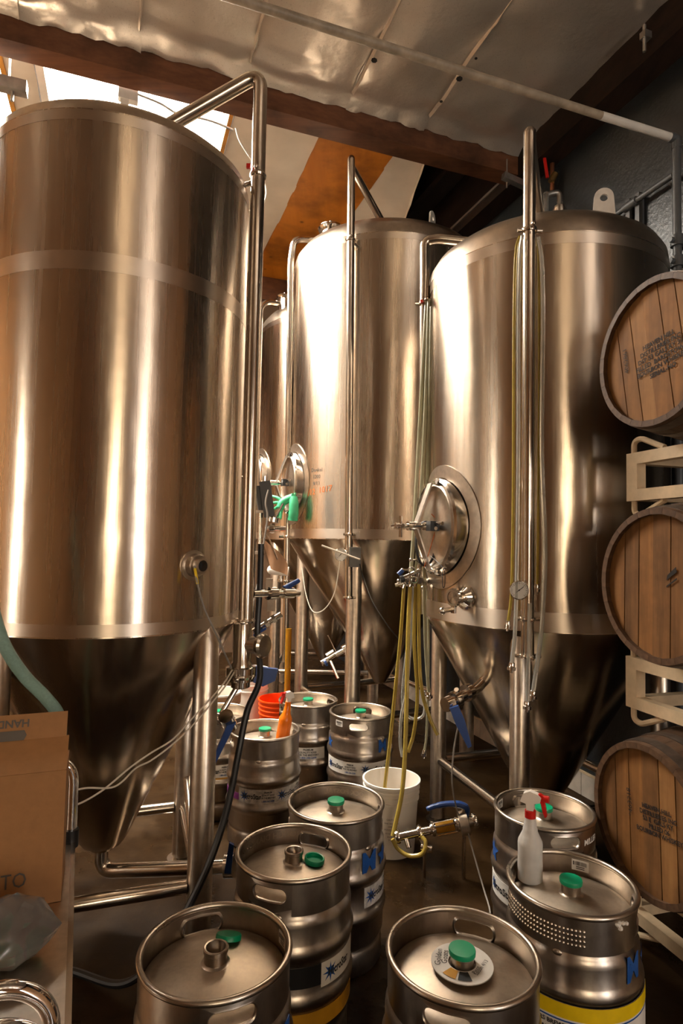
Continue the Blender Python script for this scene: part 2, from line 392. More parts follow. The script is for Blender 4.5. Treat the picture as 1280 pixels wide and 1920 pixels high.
tag(ceil, 'roof deck lined with crumpled silver foil insulation sheets')

# daylit openings behind and beside the camera
def lit_window(name, label, pane_mat, frame_mat, quad, axis, t=0.06, bars=0):
    """quad = (lo, hi, z0, z1) along a ('b' wall faces +b) or along b (wall faces +a)"""
    lo, hi, z0, z1, at_ = quad
    def bx(l0, l1, y0, y1, d0, d1):
        return rbox(l0, l1, at_ + d0, at_ + d1, y0, y1) if axis == 'b' else rbox(at_ + d0, at_ + d1, l0, l1, y0, y1)
    r = root(name, RW((lo + hi) / 2, at_, z0) if axis == 'b' else RW(at_, (lo + hi) / 2, z0), label, kind='structure')
    part('pane', bx(lo, hi, z0, z1, 0.005, 0.02), pane_mat, r, flat=True)
    for (l0, l1, y0, y1) in ((lo - t, lo, z0 - t, z1 + t), (hi, hi + t, z0 - t, z1 + t), (lo, hi, z1, z1 + t), (lo, hi, z0 - t, z0)):
        if y0 < 0: continue
        part('window_frame', bx(l0, l1, y0, y1, 0.0, 0.06), frame_mat, r, flat=True)
    for i in range(bars):
        l = lo + (hi - lo) * (i + 1) / (bars + 1); part('mullion', bx(l - 0.02, l + 0.02, z0, z1, 0.0, 0.05), frame_mat, r, flat=True)
    return r
lit_window('window_1', 'daylit window behind the viewer', 'doorway_pane', 'dark_wood', (-0.50, 0.30, 1.15, 3.0, B_K), 'b')
lit_window('window_2', 'tall daylit side window behind the viewer', 'side_pane', 'dark_wood', (2.35, 2.86, 0.5, 3.4, B_K), 'b')
lit_window('window_3', 'narrow daylit window in the left wall', 'slit_pane', 'dark_wood', (1.62, 1.82, 0.9, 2.6, A_L), 'a')

# white tile base along the right wall
bb = root('baseboard_right', RW(A_R, 3.0, 0), 'row of cream tiles along the foot of the dark wall', kind='structure')
tm = MB().box((0, 0, 0), (0.010, 0.148, 0.146), RF).mesh('tile', 'tile_white', flat=True)
for i in range(44):
    o = bpy.data.objects.new('tile', tm); link(o, bb); o.location = RW(A_R - 0.006, 0.2 + 0.152 * i, 0.075) - RW(A_R, 3.0, 0)
rpart('cap_strip', 'cream_paint', bb, A_R - 0.014, A_R, 0.1, 6.9, 0.150, 0.162)

# beams
t1 = struct_box('trim_1', 'beam_wood', A_L, A_R - 0.02, 3.82, 3.97, 4.5, 4.72); tag(t1, 'dark stained timber roof beam crossing the room')
t2 = struct_box('trim_2', 'dark_wood', A_R - 0.17, A_R, B_K, B_F, 4.48, 4.95); tag(t2, 'dark timber ledger along the top of the dark wall')
t3 = struct_box('trim_3', 'beam_wood', A_L, A_R - 0.17, 6.75, 6.9, 4.42, 4.72); tag(t3, 'far timber roof beam beyond the tanks')
t4 = struct_box('trim_4', 'beam_wood', A_L, A_R - 0.17, 0.2, 0.35, 4.5, 4.72)

# foil insulation sheets of the near bay, each its own sheet with sag, creases and a rolled lip over the beam
def foil_sheet(a0, a1, b0, b1, seed, sag, nb=46, na=16, lip=True):
    ls = []
    for j in range(nb + 1):
        t = j / nb; b_ = b0 + (b1 - b0) * (1 - (1 - t) ** 1.6) if lip else b0 + (b1 - b0) * t
        row = []
        for i in range(na + 1):
            s = i / na; a_ = a0 + (a1 - a0) * s
            q = Vector((a_ * 1.4 + seed, b_ * 1.0, seed * 3.1))
            z = Z_C - sag * math.sin(PI * s) ** 1.0 - 0.035 * noise.noise(q * 1.3) - 0.018 * noise.noise(q * 4.0) - 0.006 * noise.noise(q * 11)
            edge = min(s, 1 - s); z += 0.012 * math.exp(-edge * 30) * noise.noise(Vector((seed, b_ * 9, 1)))
            if lip:
                d = b1 - b_
                if d < 0.30:
                    k = 1 - d / 0.30; pk = noise.noise(Vector((a_ * 9, seed, 5.0))) * 0.025 + noise.noise(Vector((a_ * 26, seed, 2.0))) * 0.012
                    z = z * (1 - k) + (Z_C - 0.015) * k + 0.03 * math.sin(k * PI * 3) * noise.noise(Vector((a_ * 5, 3, seed))) - (0.045 + pk) * max(0, k - 0.72) / 0.28
            row.append(RW(a_, b_, z))
        ls.append(row)
    return MB().loops(ls, False)
seams = [-4.2, -3.4, -2.72, -2.04, -1.36, -0.69, -0.02, 0.65, 1.35, 1.93, 2.75]
for i in range(len(seams) - 1):
    part('foil_sheet', foil_sheet(seams[i] - 0.012, seams[i + 1] + 0.012, 0.35, 3.815, i * 1.7 + 0.3, (0.03, 0.045, 0.02)[i % 3]), 'foil', ceil, sharp=2.5)
    part('foil_sheet', foil_sheet(seams[i] - 0.012, seams[i + 1] + 0.012, B_K, 0.22, i * 2.3 + 9, 0.03, 16, 6, False), 'foil', ceil, sharp=2.5)
# creased seams where the sheets overlap
for k, a_ in enumerate(seams[5:10]):
    ls = []
    for j in range(60):
        b_ = 0.5 + (3.70 - 0.5) * j / 59; q = 0.010 + 0.008 * noise.noise(Vector((b_ * 6, k * 3.0, 1))); c_ = a_ + 0.010 * noise.noise(Vector((b_ * 3, k * 5.0, 7))); z = Z_C - 0.035 * noise.noise(Vector((a_ * 1.4 + k, b_, 1.0))) - 0.020 - 0.012 * noise.noise(Vector((b_ * 14, k, 3)))
        ls.append([RW(c_ - q, b_, z + 0.012), RW(c_, b_, z - 0.012), RW(c_ + q, b_, z + 0.012)])
    part('seam_fold', MB().loops(ls, False), 'foil', ceil, sharp=1.0)
# dark punctures and tears in the foil
for (a_, b_, rr) in ((1.93, 3.30, 0.022), (1.92, 3.52, 0.012), (1.94, 3.12, 0.010), (1.36, 3.36, 0.020)):
    mbp = MB().lathe([(rr, 0), (rr * 0.6, 0.002)], RW(a_, b_, Z_C - 0.055), (0.1, 0.1, 1), 7, True); part('tear', mbp, 'dark_void', ceil)

# far bay: skylights, vinyl strips, plywood, hanging facing
def skylight(name, label, a0, a1, b0, b1):
    r = root(name, RW((a0 + a1) / 2, (b0 + b1) / 2, Z_C), label, kind='structure')
    rpart('pane', 'skylight_pane', r, a0, a1, b0, b1, 4.93, 4.95)
    rpart('window_frame', 'frame_wood', r, a1, a1 + 0.03, b0, b1, Z_C - 0.02, 4.95)
    rpart('window_frame', 'white_paint', r, a0 - 0.05, a0, b0, b1, Z_C - 0.02, 4.95)
    rpart('window_frame', 'white_paint', r, a0, a1, b1, b1 + 0.04, Z_C - 0.02, 4.95)
    rpart('window_frame', 'white_paint', r, a0, a1, b0 - 0.01, b0, 4.72, 4.95)
    return r
skylight('window_4', 'bright skylight above the nearest tank behind the timber beam', -0.60, 0.60, 3.99, 6.40)
skylight('window_5', 'second bright skylight at the left edge', -2.10, -0.87, 3.99, 6.40)
for (a0, a1) in ((-0.86, -0.66), (0.64, 1.285), (-4.2, -2.16)):
    part('vinyl_strip', foil_sheet(a0, a1, 3.97, 6.75, a0 + 20, 0.015, 20, 6, False), 'vinyl_facing', ceil, sharp=2.5)
for (a0, a1) in ((-4.2, -2.0), (-2.0, 0.3), (0.3, 2.75)):
    part('vinyl_strip', foil_sheet(a0, a1, 6.90, 9.0, a0 + 30, 0.02, 14, 8, False), 'vinyl_facing', ceil, sharp=2.5)
rpart('plywood_panel', 'plywood', ceil, 1.28, 1.89, 3.97, 6.75, Z_C - 0.012, Z_C + 0.006, label='orange plywood ceiling panel')
# facing sheet hanging loose on the right of the plywood
ls = []
for j in range(15):
    t = j / 14; b_ = 3.98 + 1.75 * t; row = []
    aw = 0.20 + 0.42 * t
    for i in range(9):
        s = i / 8; row.append(RW(1.88 + aw * s, b_, Z_C - 0.01 - 0.16 * t * s ** 2 + 0.02 * noise.noise(Vector((s * 3, t * 4, 2)))))
    ls.append(row)
part('loose_facing', MB().loops(ls, False), 'vinyl_facing', ceil, sharp=2.5)
ls = [[RW(1.88 + (0.20 + 0.42 * j / 14), 3.98 + 1.75 * j / 14, Z_C - 0.01 - 0.16 * j / 14 + q) for q in (0.0, -0.05 - 0.03 * noise.noise(Vector((j * 0.7, 1, 1))))] for j in range(15)]
part('torn_edge', MB().loops(ls, False), 'vinyl_facing', ceil, sharp=2.5)
for a_ in (2.12, 2.36): rpart('rafter', 'dark_wood', ceil, a_, a_ + 0.045, 3.97, 6.75, 4.72, 4.95)
part('grey_panel', MB().prism([(0, 0), (2.6, 0), (2.6, 0.02), (0, 0.02)], RW(2.74, 3.98, 4.55), E2, EZ * 1.0 + E1 * -0.1, 0.30), 'panel_grey', ceil, flat=True)

# ------------------------------------------------------------------ fermentation tanks
def surf(c, r, az_deg, z, off=0.0):
    """point on a tank's wall; az measured from the +x axis"""
    a = math.radians(az_deg); return Vector((c[0] + (r + off) * math.cos(a), c[1] + (r + off) * math.sin(a), z))
def clamp_ring(mb, o, ax, r, h=0.018, n=20):
    mb.lathe([(r * 0.75, -h * 0.5), (r, -h * 0.5), (r * 1.08, 0), (r, h * 0.5), (r * 0.75, h * 0.5)], o, ax, n)
    x, y, z = frame_of(ax); o = Vector(o)
    mb.cyl(o + x * (r * 1.0), o + x * (r * 1.0 + 0.028), 0.006, 8); mb.sphere(o + x * (r + 0.03), 0.011, 8, 6)
    return mb
def tank(label, c, r, zs, zw, dome, cone, bands, legR, phi, leg_r, mats, brace_z=0.25, braces=(0, 1, 2, 3), group='conical fermentation tanks'):
    t = root('fermentation_tank', (c[0], c[1], 0), label, 'tank', group)
    C = (c[0], c[1], 0)
    sh = part('shell', MB().lathe([(r, zs), (r, zs + 0.3 * (zw - zs)), (r, zs + 0.7 * (zw - zs)), (r, zw)], C, n=128), mats[0], t)
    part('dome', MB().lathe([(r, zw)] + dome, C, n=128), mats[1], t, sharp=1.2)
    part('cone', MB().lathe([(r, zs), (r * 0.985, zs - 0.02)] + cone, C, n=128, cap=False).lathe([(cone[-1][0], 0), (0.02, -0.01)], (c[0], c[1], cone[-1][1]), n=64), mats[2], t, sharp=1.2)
    for (z0, z1) in bands: part('weld_band', MB().lathe([(r + 0.0008, z0), (r + 0.0008, z1)], C, n=128), 'steel_band', sh)
    L = []
    for k in range(4):
        a = math.radians(phi + 90 * k); p = Vector((c[0] + legR * math.cos(a), c[1] + legR * math.sin(a), 0)); L.append(p)
        lg = part('leg', MB().lathe([(leg_r, 0.03), (leg_r, zs - 0.03), (leg_r * 0.4, zs + 0.02)], p, n=24, cap=True), 'steel_satin', t)
        part('foot', MB().lathe([(leg_r * 1.5, 0), (leg_r * 1.5, 0.015), (leg_r * 0.55, 0.018), (leg_r * 0.55, 0.04)], p, n=24, cap=True), 'steel_pipe', lg)
    for k in braces:
        p, q = L[k], L[(k + 1) % 4]; d = (q - p).normalized() * leg_r
        part('brace', MB().cyl(p + d + EZ * brace_z, q - d + EZ * brace_z, 0.027, 16), 'steel_pipe', t)
    return t, L
def manway(t, C, r, az, z, mat='steel_satin', ry=0.32, rx=0.265):
    """oval door seen on the tank side: flush ring, neck, dished door, V yoke, screw and block"""
    a = math.radians(az); n = Vector((math.cos(a), math.sin(a), 0)); u = Vector((-math.sin(a), math.cos(a), 0)); o = Vector((C[0], C[1], z))
    def P(x, y, h): # wrap on cylinder plus height
        w_ = math.asin(max(-0.99, min(0.99, x / r))); base = n * (r * math.cos(w_)) + u * x; nn = (n * math.cos(w_) + u * math.sin(w_)); return o + base + EZ * y + nn * h
    def Q(x, y, h): return o + n * (r + h) + u * x + EZ * y
    N = 64; cs = [(math.cos(2 * PI * i / N), math.sin(2 * PI * i / N)) for i in range(N)]
    mw = part('manway', MB().loops([[P(rx * cx, ry * cy, 0.001) for cx, cy in cs], [P(rx * cx, ry * cy, 0.006) for cx, cy in cs], [P(rx * 0.80 * cx, ry * 0.80 * cy, 0.007) for cx, cy in cs]]), mat, t)
    k1 = 0.78; part('neck', MB().loops([[P(rx * k1 * cx, ry * k1 * cy, 0.002) for cx, cy in cs], [Q(rx * k1 * cx, ry * k1 * cy, 0.035) for cx, cy in cs], [Q(rx * (k1 - .04) * cx, ry * (k1 - .04) * cy, 0.045) for cx, cy in cs],
        [Q(rx * (k1 - .07) * cx, ry * (k1 - .07) * cy, 0.030) for cx, cy in cs], [P(rx * (k1 - .07) * cx, ry * (k1 - .07) * cy, -0.03) for cx, cy in cs]]), 'steel_polished', mw)
    prof = [(0.70, 0.020), (0.69, 0.040), (0.655, 0.047), (0.62, 0.040), (0.57, 0.030), (0.4, 0.044), (0.2, 0.052), (0.01, 0.055)]
    part('door', MB().loops([[Q(rx * k * cx, ry * k * cy, h) for cx, cy in cs] for k, h in prof], True, False, True), 'steel_satin', mw, sharp=1.0)
    # yoke: two flat arms that meet out in front of the door
    mb = MB(); hub = 0.135
    for s in (-1, 1):
        p0 = Q(-0.02, s * ry * 0.70, 0.055); p1 = Q(-0.02, s * 0.015, hub); d = (p1 - p0); L_ = d.length; d.normalize(); sd = u; nn = d.cross(sd).normalized()
        mb.box((p0 + p1) / 2, (L_, 0.042, 0.008), (d, sd, nn))
    part('yoke', mb, 'steel_satin', mw)
    for s in (-1, 1):
        part('yoke_bolt', MB().cyl(Q(0.01, s * ry * 0.72, 0.04), Q(0.045, s * ry * 0.72, 0.045), 0.016, 12), 'steel_polished', mw)
    part('screw', MB().cyl(Q(-0.02, 0, 0.055), Q(-0.02, 0, hub + 0.12), 0.013, 14).cyl(Q(-0.02, 0, hub - 0.02), Q(-0.02, 0, hub + 0.05), 0.024, 14).cyl(Q(-0.02, -0.06, hub + 0.09), Q(-0.02, 0.05, hub + 0.09), 0.009, 10).cyl(Q(-0.075, 0.0, hub + 0.11), Q(0.05, 0.0, hub + 0.11), 0.009, 10), 'steel_polished', mw)
    part('swing_arm', MB().cyl(Q(-0.02, 0.012, hub - 0.045), Q(0.155, 0.012, hub - 0.055), 0.010, 12).cyl(Q(-0.02, -0.012, hub - 0.045), Q(0.10, -0.012, hub - 0.05), 0.010, 12), 'steel_polished', mw)
    part('stop_block', MB().box(Q(0.075, 0, hub - 0.045), (0.045, 0.05, 0.05), (u, n, EZ)), 'black_rubber', mw)
    return mw, Q
def standoff(mb, p, q, r=0.010):
    mb.cyl(p, q, r, 10); return mb
def gauge(t, o, n, r, needle=2.4):
    x, y, z = frame_of(n); o = Vector(o); n = Vector(n).normalized()
    g = part('pressure_gauge', MB().lathe([(0.3 * r, -0.035), (r * 0.95, -0.03), (r, -0.01), (r, 0.004), (r * 0.92, 0.006), (r * 0.9, 0.0)], o, n, 32), 'steel_polished', t)
    part('dial', MB().lathe([(r * 0.9, -0.001), (0.0005, -0.001)], o, n, 32), 'gauge_face', g, 'white dial with black marks')
    mb = MB(); up = (EZ - n * n.z).normalized(); rt = up.cross(n).normalized()
    for i in range(19):
        a = math.radians(225 - 15 * i); d = rt * math.cos(a) + up * math.sin(a); L_ = 0.16 if i % 3 == 0 else 0.09
        mb.box(o + n * 0.0006 + d * (r * (0.82 - L_ / 2)), (r * L_, r * 0.035, 0.0006), (d, n.cross(d), n))
    a = needle; d = rt * math.cos(a) + up * math.sin(a); mb.box(o + n * 0.0014 + d * (r * 0.12), (r * 0.95, r * 0.06, 0.0006), (d, n.cross(d), n))
    mb.lathe([(r * 0.08, 0.0), (r * 0.08, 0.002)], o + n * 0.0008, n, 12, True)
    part('markings', mb, 'ink', g, flat=True); return g
def lug(t, o, ux, h, w_, mat='lug_steel_skylit'):
    poly = [(-w_ * 0.62, 0)] + [(w_ * 0.5 * math.cos(a), h - w_ * 0.5 + w_ * 0.5 * math.sin(a)) for a in [PI - PI * i / 10 for i in range(11)]] + [(w_ * 0.62, 0)]
    o = Vector(o); ux = Vector(ux).normalized(); nz = ux.cross(EZ).normalized(); hc = h - w_ * 0.55; hr = w_ * 0.2; N = 24; mb = MB()
    # plate with a real hole: bridge the outline to a circle
    import bisect
    out = []; 
    P2 = poly + [poly[0]]; L_ = [0]
    for i in range(len(P2) - 1): L_.append(L_[-1] + math.dist(P2[i], P2[i + 1]))
    for k in range(N):
        a = -PI / 2 - 2 * PI * k / N; d = (math.cos(a), math.sin(a)); best = None
        for i in range(len(P2) - 1):
            (x0, y0), (x1, y1) = P2[i], P2[i + 1]; ex, ey = x1 - x0, y1 - y0; den = d[0] * ey - d[1] * ex
            if abs(den) < 1e-9: continue
            tt = ((x0) * ey - (y0 - hc) * ex) / den; uu = ((x0) * d[1] - (y0 - hc) * d[0]) / den
            if tt > 0 and -1e-6 <= uu <= 1 + 1e-6 and (best is None or tt < best): best = tt
        best = best or hr * 2; out.append((d[0] * best, hc + d[1] * best))
    cir = [(hr * math.cos(-PI / 2 - 2 * PI * k / N), hc + hr * math.sin(-PI / 2 - 2 * PI * k / N)) for k in range(N)]
    W = lambda p, d: o + ux * p[0] + EZ * p[1] + nz * d
    mb.loops([[W(p, -0.006) for p in cir], [W(p, -0.006) for p in out], [W(p, 0.006) for p in out], [W(p, 0.006) for p in cir], [W(p, -0.006) for p in cir]])
    return part('lifting_lug', mb, mat, t)

# --- nearest tank, at the left
C1 = (-1.016, 2.716); R1 = 0.555
T1, L1 = tank('large steel fermentation tank at far left, nearest to the viewer', C1, R1, 1.28, 3.23,
    [(0.548, 3.265), (0.520, 3.290), (0.40, 3.330), (0.20, 3.372), (0.02, 3.385)], [(0.10, 0.335), (0.085, 0.315)],
    ((1.285, 1.33), (2.62, 2.69), (3.185, 3.225)), 0.533, -25.8, 0.050, ('steel_tank', 'steel_dome', 'steel_cone'), 0.27)
px_, py_ = -0.412, 2.688
cp = part('spray_pipe', MB().tube(bend([(-1.01, 2.70, 3.36), (-0.985, 2.70, 3.45), (px_, py_, 3.80), (px_, py_, 2.4), (px_, py_, 1.285)], 0.085, 8), 0.032, 20), 'steel_pipe', T1)
part('clamp', clamp_ring(MB(), (px_, py_, 3.31), (0, 0, 1), 0.036), 'steel_pipe', cp)
part('clamp', clamp_ring(MB(), (px_, py_, 1.29), (0, 0, 1), 0.038), 'steel_pipe', cp)
part('red_tab', MB().box((px_ - 0.04, py_ - 0.03, 3.335), (0.018, 0.012, 0.02)), 'red_plastic', cp)
part('standoff', MB().cyl((px_, py_, 3.285), (-0.50, 2.70, 3.262), 0.012, 12), 'steel_pipe', cp)
part('standoff', MB().cyl((px_, py_, 1.285), (-0.53, 2.69, 1.290), 0.014, 12), 'steel_pipe', cp)
tee = part('tee_fitting', MB().lathe([(0.032, 0.20), (0.041, 0.195), (0.041, 0.03), (0.047, 0.02), (0.047, 0)], (px_ - 0.012, py_ - 0.01, 1.085), n=28, cap=True)
     .cyl((px_ - 0.012, py_ - 0.01, 1.19), (px_ + 0.075, py_ - 0.02, 1.185), 0.036, 24), 'steel_pipe', T1)
part('end_cap', MB().lathe([(0.037, -0.012), (0.052, -0.01), (0.054, 0.006), (0.046, 0.016), (0.02, 0.018), (0.0, 0.018)], (px_ + 0.078, py_ - 0.02, 1.185), (1, -0.55, 0), 32), 'steel_pipe', tee)
part('clamp', clamp_ring(MB().lathe([(0.03, -0.03), (0.058, -0.028), (0.058, -0.012), (0.05, -0.01), (0.066, 0.004), (0.066, 0.03), (0.05, 0.034)], (px_ - 0.014, py_ - 0.01, 1.06), n=32), (px_ - 0.014, py_ - 0.01, 1.055), (0, 0, 1), 0.062, 0.024), 'steel_polished', tee)
part('drain_stub', MB().lathe([(0.035, 0.0), (0.042, 0.005), (0.042, 0.03), (0.03, 0.035)], (px_ - 0.014, py_ - 0.01, 1.0), n=24, cap=True), 'steel_polished', tee)
part('lower_valve', MB().cyl((px_ - 0.03, py_ - 0.02, 1.0), (px_ - 0.09, py_ - 0.06, 0.89), 0.012, 12).cyl((px_ - 0.15, py_ - 0.07, 0.895), (px_ - 0.03, py_ - 0.06, 0.86), 0.026, 16).cyl((px_ - 0.06, py_ - 0.09, 0.90), (px_ - 0.05, py_ - 0.03, 0.84), 0.032, 16), 'steel_polished', tee)
part('valve_handle', MB().prism([(-0.02, 0), (0.02, 0), (0.014, -0.20), (-0.008, -0.20)], (px_ - 0.035, py_ - 0.095, 0.875), (0.9, 0.2, 0.25), (0.40, 0.05, 0.9), 0.022), 'blue_handle', tee, 'dark blue valve handle')
# sample port with a round flange
az = math.degrees(math.atan2(2.381 - C1[1], -0.577 - C1[0])); nrm = Vector((math.cos(math.radians(az)), math.sin(math.radians(az)), 0)); po = surf(C1, R1, az, 1.541)
pt = part('sample_port', MB().lathe([(0.060, -0.008), (0.060, 0.004), (0.046, 0.006), (0.044, 0.03), (0.040, 0.034), (0.030, 0.032), (0.029, 0.055), (0.022, 0.056), (0.019, 0.0), (0.0, -0.004)], po, nrm, 36), 'steel_satin', T1)
part('bore', MB().lathe([(0.0195, 0.030), (0.0, 0.030)], po, nrm, 20), 'dark_void', pt)
# bottom outlet: elbow then a pipe running to the right
part('outlet_pipe', MB().lathe([(0.05, 0.0), (0.055, 0.012), (0.036, 0.03)], (C1[0], C1[1], 0.29), n=24).tube(bend([(C1[0], C1[1], 0.32), (C1[0], C1[1], 0.19), (-0.70, 2.66, 0.235), (-0.42, 2.63, 0.27)], 0.07, 8), 0.030, 18), 'steel_pipe', T1)
vl = part('outlet_valve', MB().lathe([(0.035, -0.02), (0.05, -0.02), (0.05, 0.02), (0.035, 0.02)], (-0.44, 2.63, 0.27), (1, -0.1, 0.1), 20, True), 'steel_polished', T1)
part('valve_handle', MB().prism([(-0.014, 0), (0.014, 0), (0.012, 0.12), (-0.008, 0.13)], (-0.44, 2.58, 0.27), (1, 0, 0), (0.1, -0.1, 1), 0.012), 'blue_handle', vl)
part('slant_brace', MB().cyl(L1[2 - 1] + EZ * 0.42 + Vector((0.03, -0.05, 0)), L1[0] + Vector((-0.02, 0.05, 0.24)), 0.024, 14), 'steel_pipe', T1)
# instrument arm with a ball valve reaching right from the pipe
arm = part('instrument_arm', MB().cyl((-0.39, 2.72, 1.405), (-0.20, 2.94, 1.395), 0.018, 14).cyl((-0.33, 2.79, 1.402), (-0.30, 2.825, 1.401), 0.030, 14).cyl((-0.27, 2.86, 1.40), (-0.225, 2.91, 1.398), 0.026, 12), 'steel_polished', T1)
part('bracket', MB().box((-0.315, 2.81, 1.355), (0.035, 0.02, 0.07)).box((-0.325, 2.80, 1.445), (0.03, 0.02, 0.05)), 'steel_satin', arm)
part('valve_handle', MB().cyl((-0.262, 2.87, 1.42), (-0.20, 2.93, 1.455), 0.014, 12, 0.011), 'blue_handle', arm, 'small blue valve lever')

# --- middle tank
C2 = (0.34, 4.988); R2 = 0.775
T2, L2 = tank('tall steel fermentation tank in the middle with a glove on its door', C2, R2, 1.665, 3.87,
    [(0.765, 3.94), (0.72, 4.00), (0.60, 4.060), (0.40, 4.12), (0.20, 4.16), (0.02, 4.17)], [(0.06, 0.54), (0.05, 0.52)],
    ((1.67, 1.74), (3.82, 3.865)), 0.70, -110.0, 0.055, ('steel_tank', 'steel_dome', 'steel_cone'), 0.40)
sp = part('spray_pipe', MB().tube(bend([(0.37, 4.86, 4.14), (0.02, 4.24, 4.36), (0.02, 4.20, 4.40), (0.03, 4.20, 3.6), (0.045, 4.20, 2.4), (0.06, 4.20, 1.26)], 0.05, 8), 0.028, 18), 'steel_pipe', T2)
for z in (3.79, 1.70, 1.265): part('clamp', clamp_ring(MB().cyl((0.02 + (4.4 - z) * 0.013 - 0.04, 4.19, z), (0.02 + (4.4 - z) * 0.013 + 0.05, 4.19, z), 0.008, 10), (0.02 + (4.4 - z) * 0.013, 4.20, z), (0, 0, 1), 0.034), 'steel_pipe', sp)
part('standoff', MB().cyl((0.03, 4.20, 3.79), (0.10, 4.27, 3.76), 0.010, 10), 'steel_pipe', sp)
part('standoff', MB().cyl((0.055, 4.2, 1.70), (0.10, 4.28, 1.70), 0.010, 10), 'steel_pipe', sp)
sp2 = part('spray_pipe', MB().tube(bend([(-0.15, 4.92, 4.16), (-0.43, 4.80, 4.095), (-0.452, 4.80, 3.9), (-0.44, 4.80, 3.0), (-0.42, 4.80, 1.0), (-0.42, 4.80, 0.7)], 0.06, 8), 0.026, 18), 'steel_pipe', T2)
for z in (1.68, 1.33): part('clamp', clamp_ring(MB().cyl((-0.49, 4.79, z), (-0.36, 4.79, z), 0.012, 10), (-0.425, 4.80, z), (0, 0, 1), 0.034), 'steel_pipe', sp2)
part('sight_tube', MB().cyl((-0.39, 4.72, 0.42), (-0.39, 4.72, 0.97), 0.024, 16), 'amber_glass', sp2, 'amber sight tube')
tp = part('top_port', MB().lathe([(0.075, -0.10), (0.075, 0.03), (0.095, 0.034), (0.095, 0.055), (0.06, 0.065), (0.0, 0.068)], (-0.13, 4.75, 4.12), n=28), 'steel_polished', T2)
part('clamp', clamp_ring(MB(), (-0.13, 4.75, 4.155), (0, 0, 1), 0.098, 0.03, 28), 'steel_polished', tp)
lug(T2, (0.655, 4.55, 4.02), (0.5, 0.85, 0), 0.19, 0.10)
mw2, Q2 = manway(T2, C2, R2, 180 + 90 - 3.9 - 64, 2.09, ry=0.315, rx=0.255)
gauge(T2, (0.0, 4.14, 1.56), (0, -1, 0.0), 0.045, 0.8)
part('control_box', MB().box((0.10, 4.15, 1.545), (0.075, 0.05, 0.135)).box((0.10, 4.122, 1.60), (0.05, 0.008, 0.012)), 'grey_plastic', T2, 'small grey control box')
part('probe_rod', MB().cyl((-0.13, 4.10, 1.62), (0.13, 4.10, 1.53), 0.006, 8), 'wire_white', T2)
tv = part('sample_valve', MB().cyl((0.10, 4.42, 0.90), (-0.12, 4.36, 0.78), 0.022, 14).cyl((-0.03, 4.38, 0.85), (-0.08, 4.37, 0.82), 0.034, 14).cyl((0.03, 4.39, 0.87), (0.06, 4.40, 0.885), 0.036, 14).cyl((-0.06, 4.36, 0.80), (0.0, 4.35, 0.68), 0.010, 10).cyl((-0.02, 4.36, 0.86), (-0.08, 4.34, 0.98), 0.005, 8), 'steel_polished', T2)
part('blue_band', MB().cyl((-0.085, 4.355, 0.79), (-0.10, 4.352, 0.782), 0.026, 12), 'blue_handle', tv)

# --- right tank
C3 = (1.130, 3.418); R3 = 0.648
T3, L3 = tank('stained steel fermentation tank at right, in front of the dark wall', C3, R3, 1.247, 3.13,
    [(0.640, 3.19), (0.61, 3.24), (0.55, 3.285), (0.40, 3.35), (0.20, 3.395), (0.02, 3.41)], [(0.09, 0.25), (0.08, 0.23)],
    ((1.25, 1.34), (3.07, 3.125)), 0.59, -117.5, 0.046, ('steel_tank_stained', 'steel_dome', 'steel_cone'), 0.36, (1, 2, 3, 0))
qx, qy = 0.848, 2.748
sp3 = part('spray_pipe', MB().tube(bend([(1.02, 3.12, 3.36), (0.865, 2.80, 3.55), (qx, qy, 3.60), (qx, qy, 3.3), (qx, qy, 1.14)], 0.05, 8), 0.029, 20), 'steel_pipe', T3)
part('standoff', MB().cyl((qx, qy, 3.11), (0.885, 2.83, 3.11), 0.011, 10), 'steel_pipe', sp3)
part('standoff', MB().cyl((qx, qy, 1.315), (0.89, 2.84, 1.315), 0.011, 10), 'steel_pipe', sp3)
for z in (3.11, 1.315, 1.15): part('clamp', clamp_ring(MB().cyl((qx - 0.055, qy, z), (qx + 0.06, qy, z), 0.009, 10), (qx, qy, z), (0, 0, 1), 0.035), 'steel_pipe', sp3)
sp4 = part('spray_pipe', MB().tube(bend([(0.95, 3.40, 3.36), (0.52, 3.42, 3.41), (0.452, 3.435, 3.40), (0.455, 3.435, 3.2), (0.462, 3.435, 1.42), (0.462, 3.435, 1.25)], 0.06, 8), 0.028, 18), 'steel_pipe', T3)
for z in (3.03, 1.40): part('clamp', clamp_ring(MB().cyl((0.40, 3.43, z), (0.52, 3.43, z), 0.009, 10), (0.458, 3.435, z), (0, 0, 1), 0.034), 'steel_pipe', sp4)
part('red_tab', MB().box((0.435, 3.40, 3.03), (0.014, 0.014, 0.018)), 'red_plastic', sp4)
mw3, Q3 = manway(T3, C3, R3, 180 + 90 - 18.3 - 51, 1.735, ry=0.325, rx=0.28)
gauge(T3, (0.795, 2.70, 1.446), (-0.28, -1, 0.0), 0.042, 0.7)
part('gauge_stem', MB().cyl((0.80, 2.715, 1.445), (0.835, 2.75, 1.42), 0.010, 10), 'steel_pipe', T3)
az = math.degrees(math.atan2(3.0 - C3[1], 0.60 - C3[0])); nrm = Vector((math.cos(math.radians(az)), math.sin(math.radians(az)), 0)); po = surf(C3, R3, az, 1.385)
pt = part('sample_port', MB().lathe([(0.062, -0.01), (0.062, 0.004), (0.05, 0.006), (0.030, 0.03), (0.027, 0.075), (0.04, 0.078), (0.04, 0.092), (0.0, 0.094)], po, nrm, 32), 'steel_polished', T3)
part('clamp', clamp_ring(MB(), po + nrm * 0.085, nrm, 0.043, 0.02), 'steel_polished', pt)
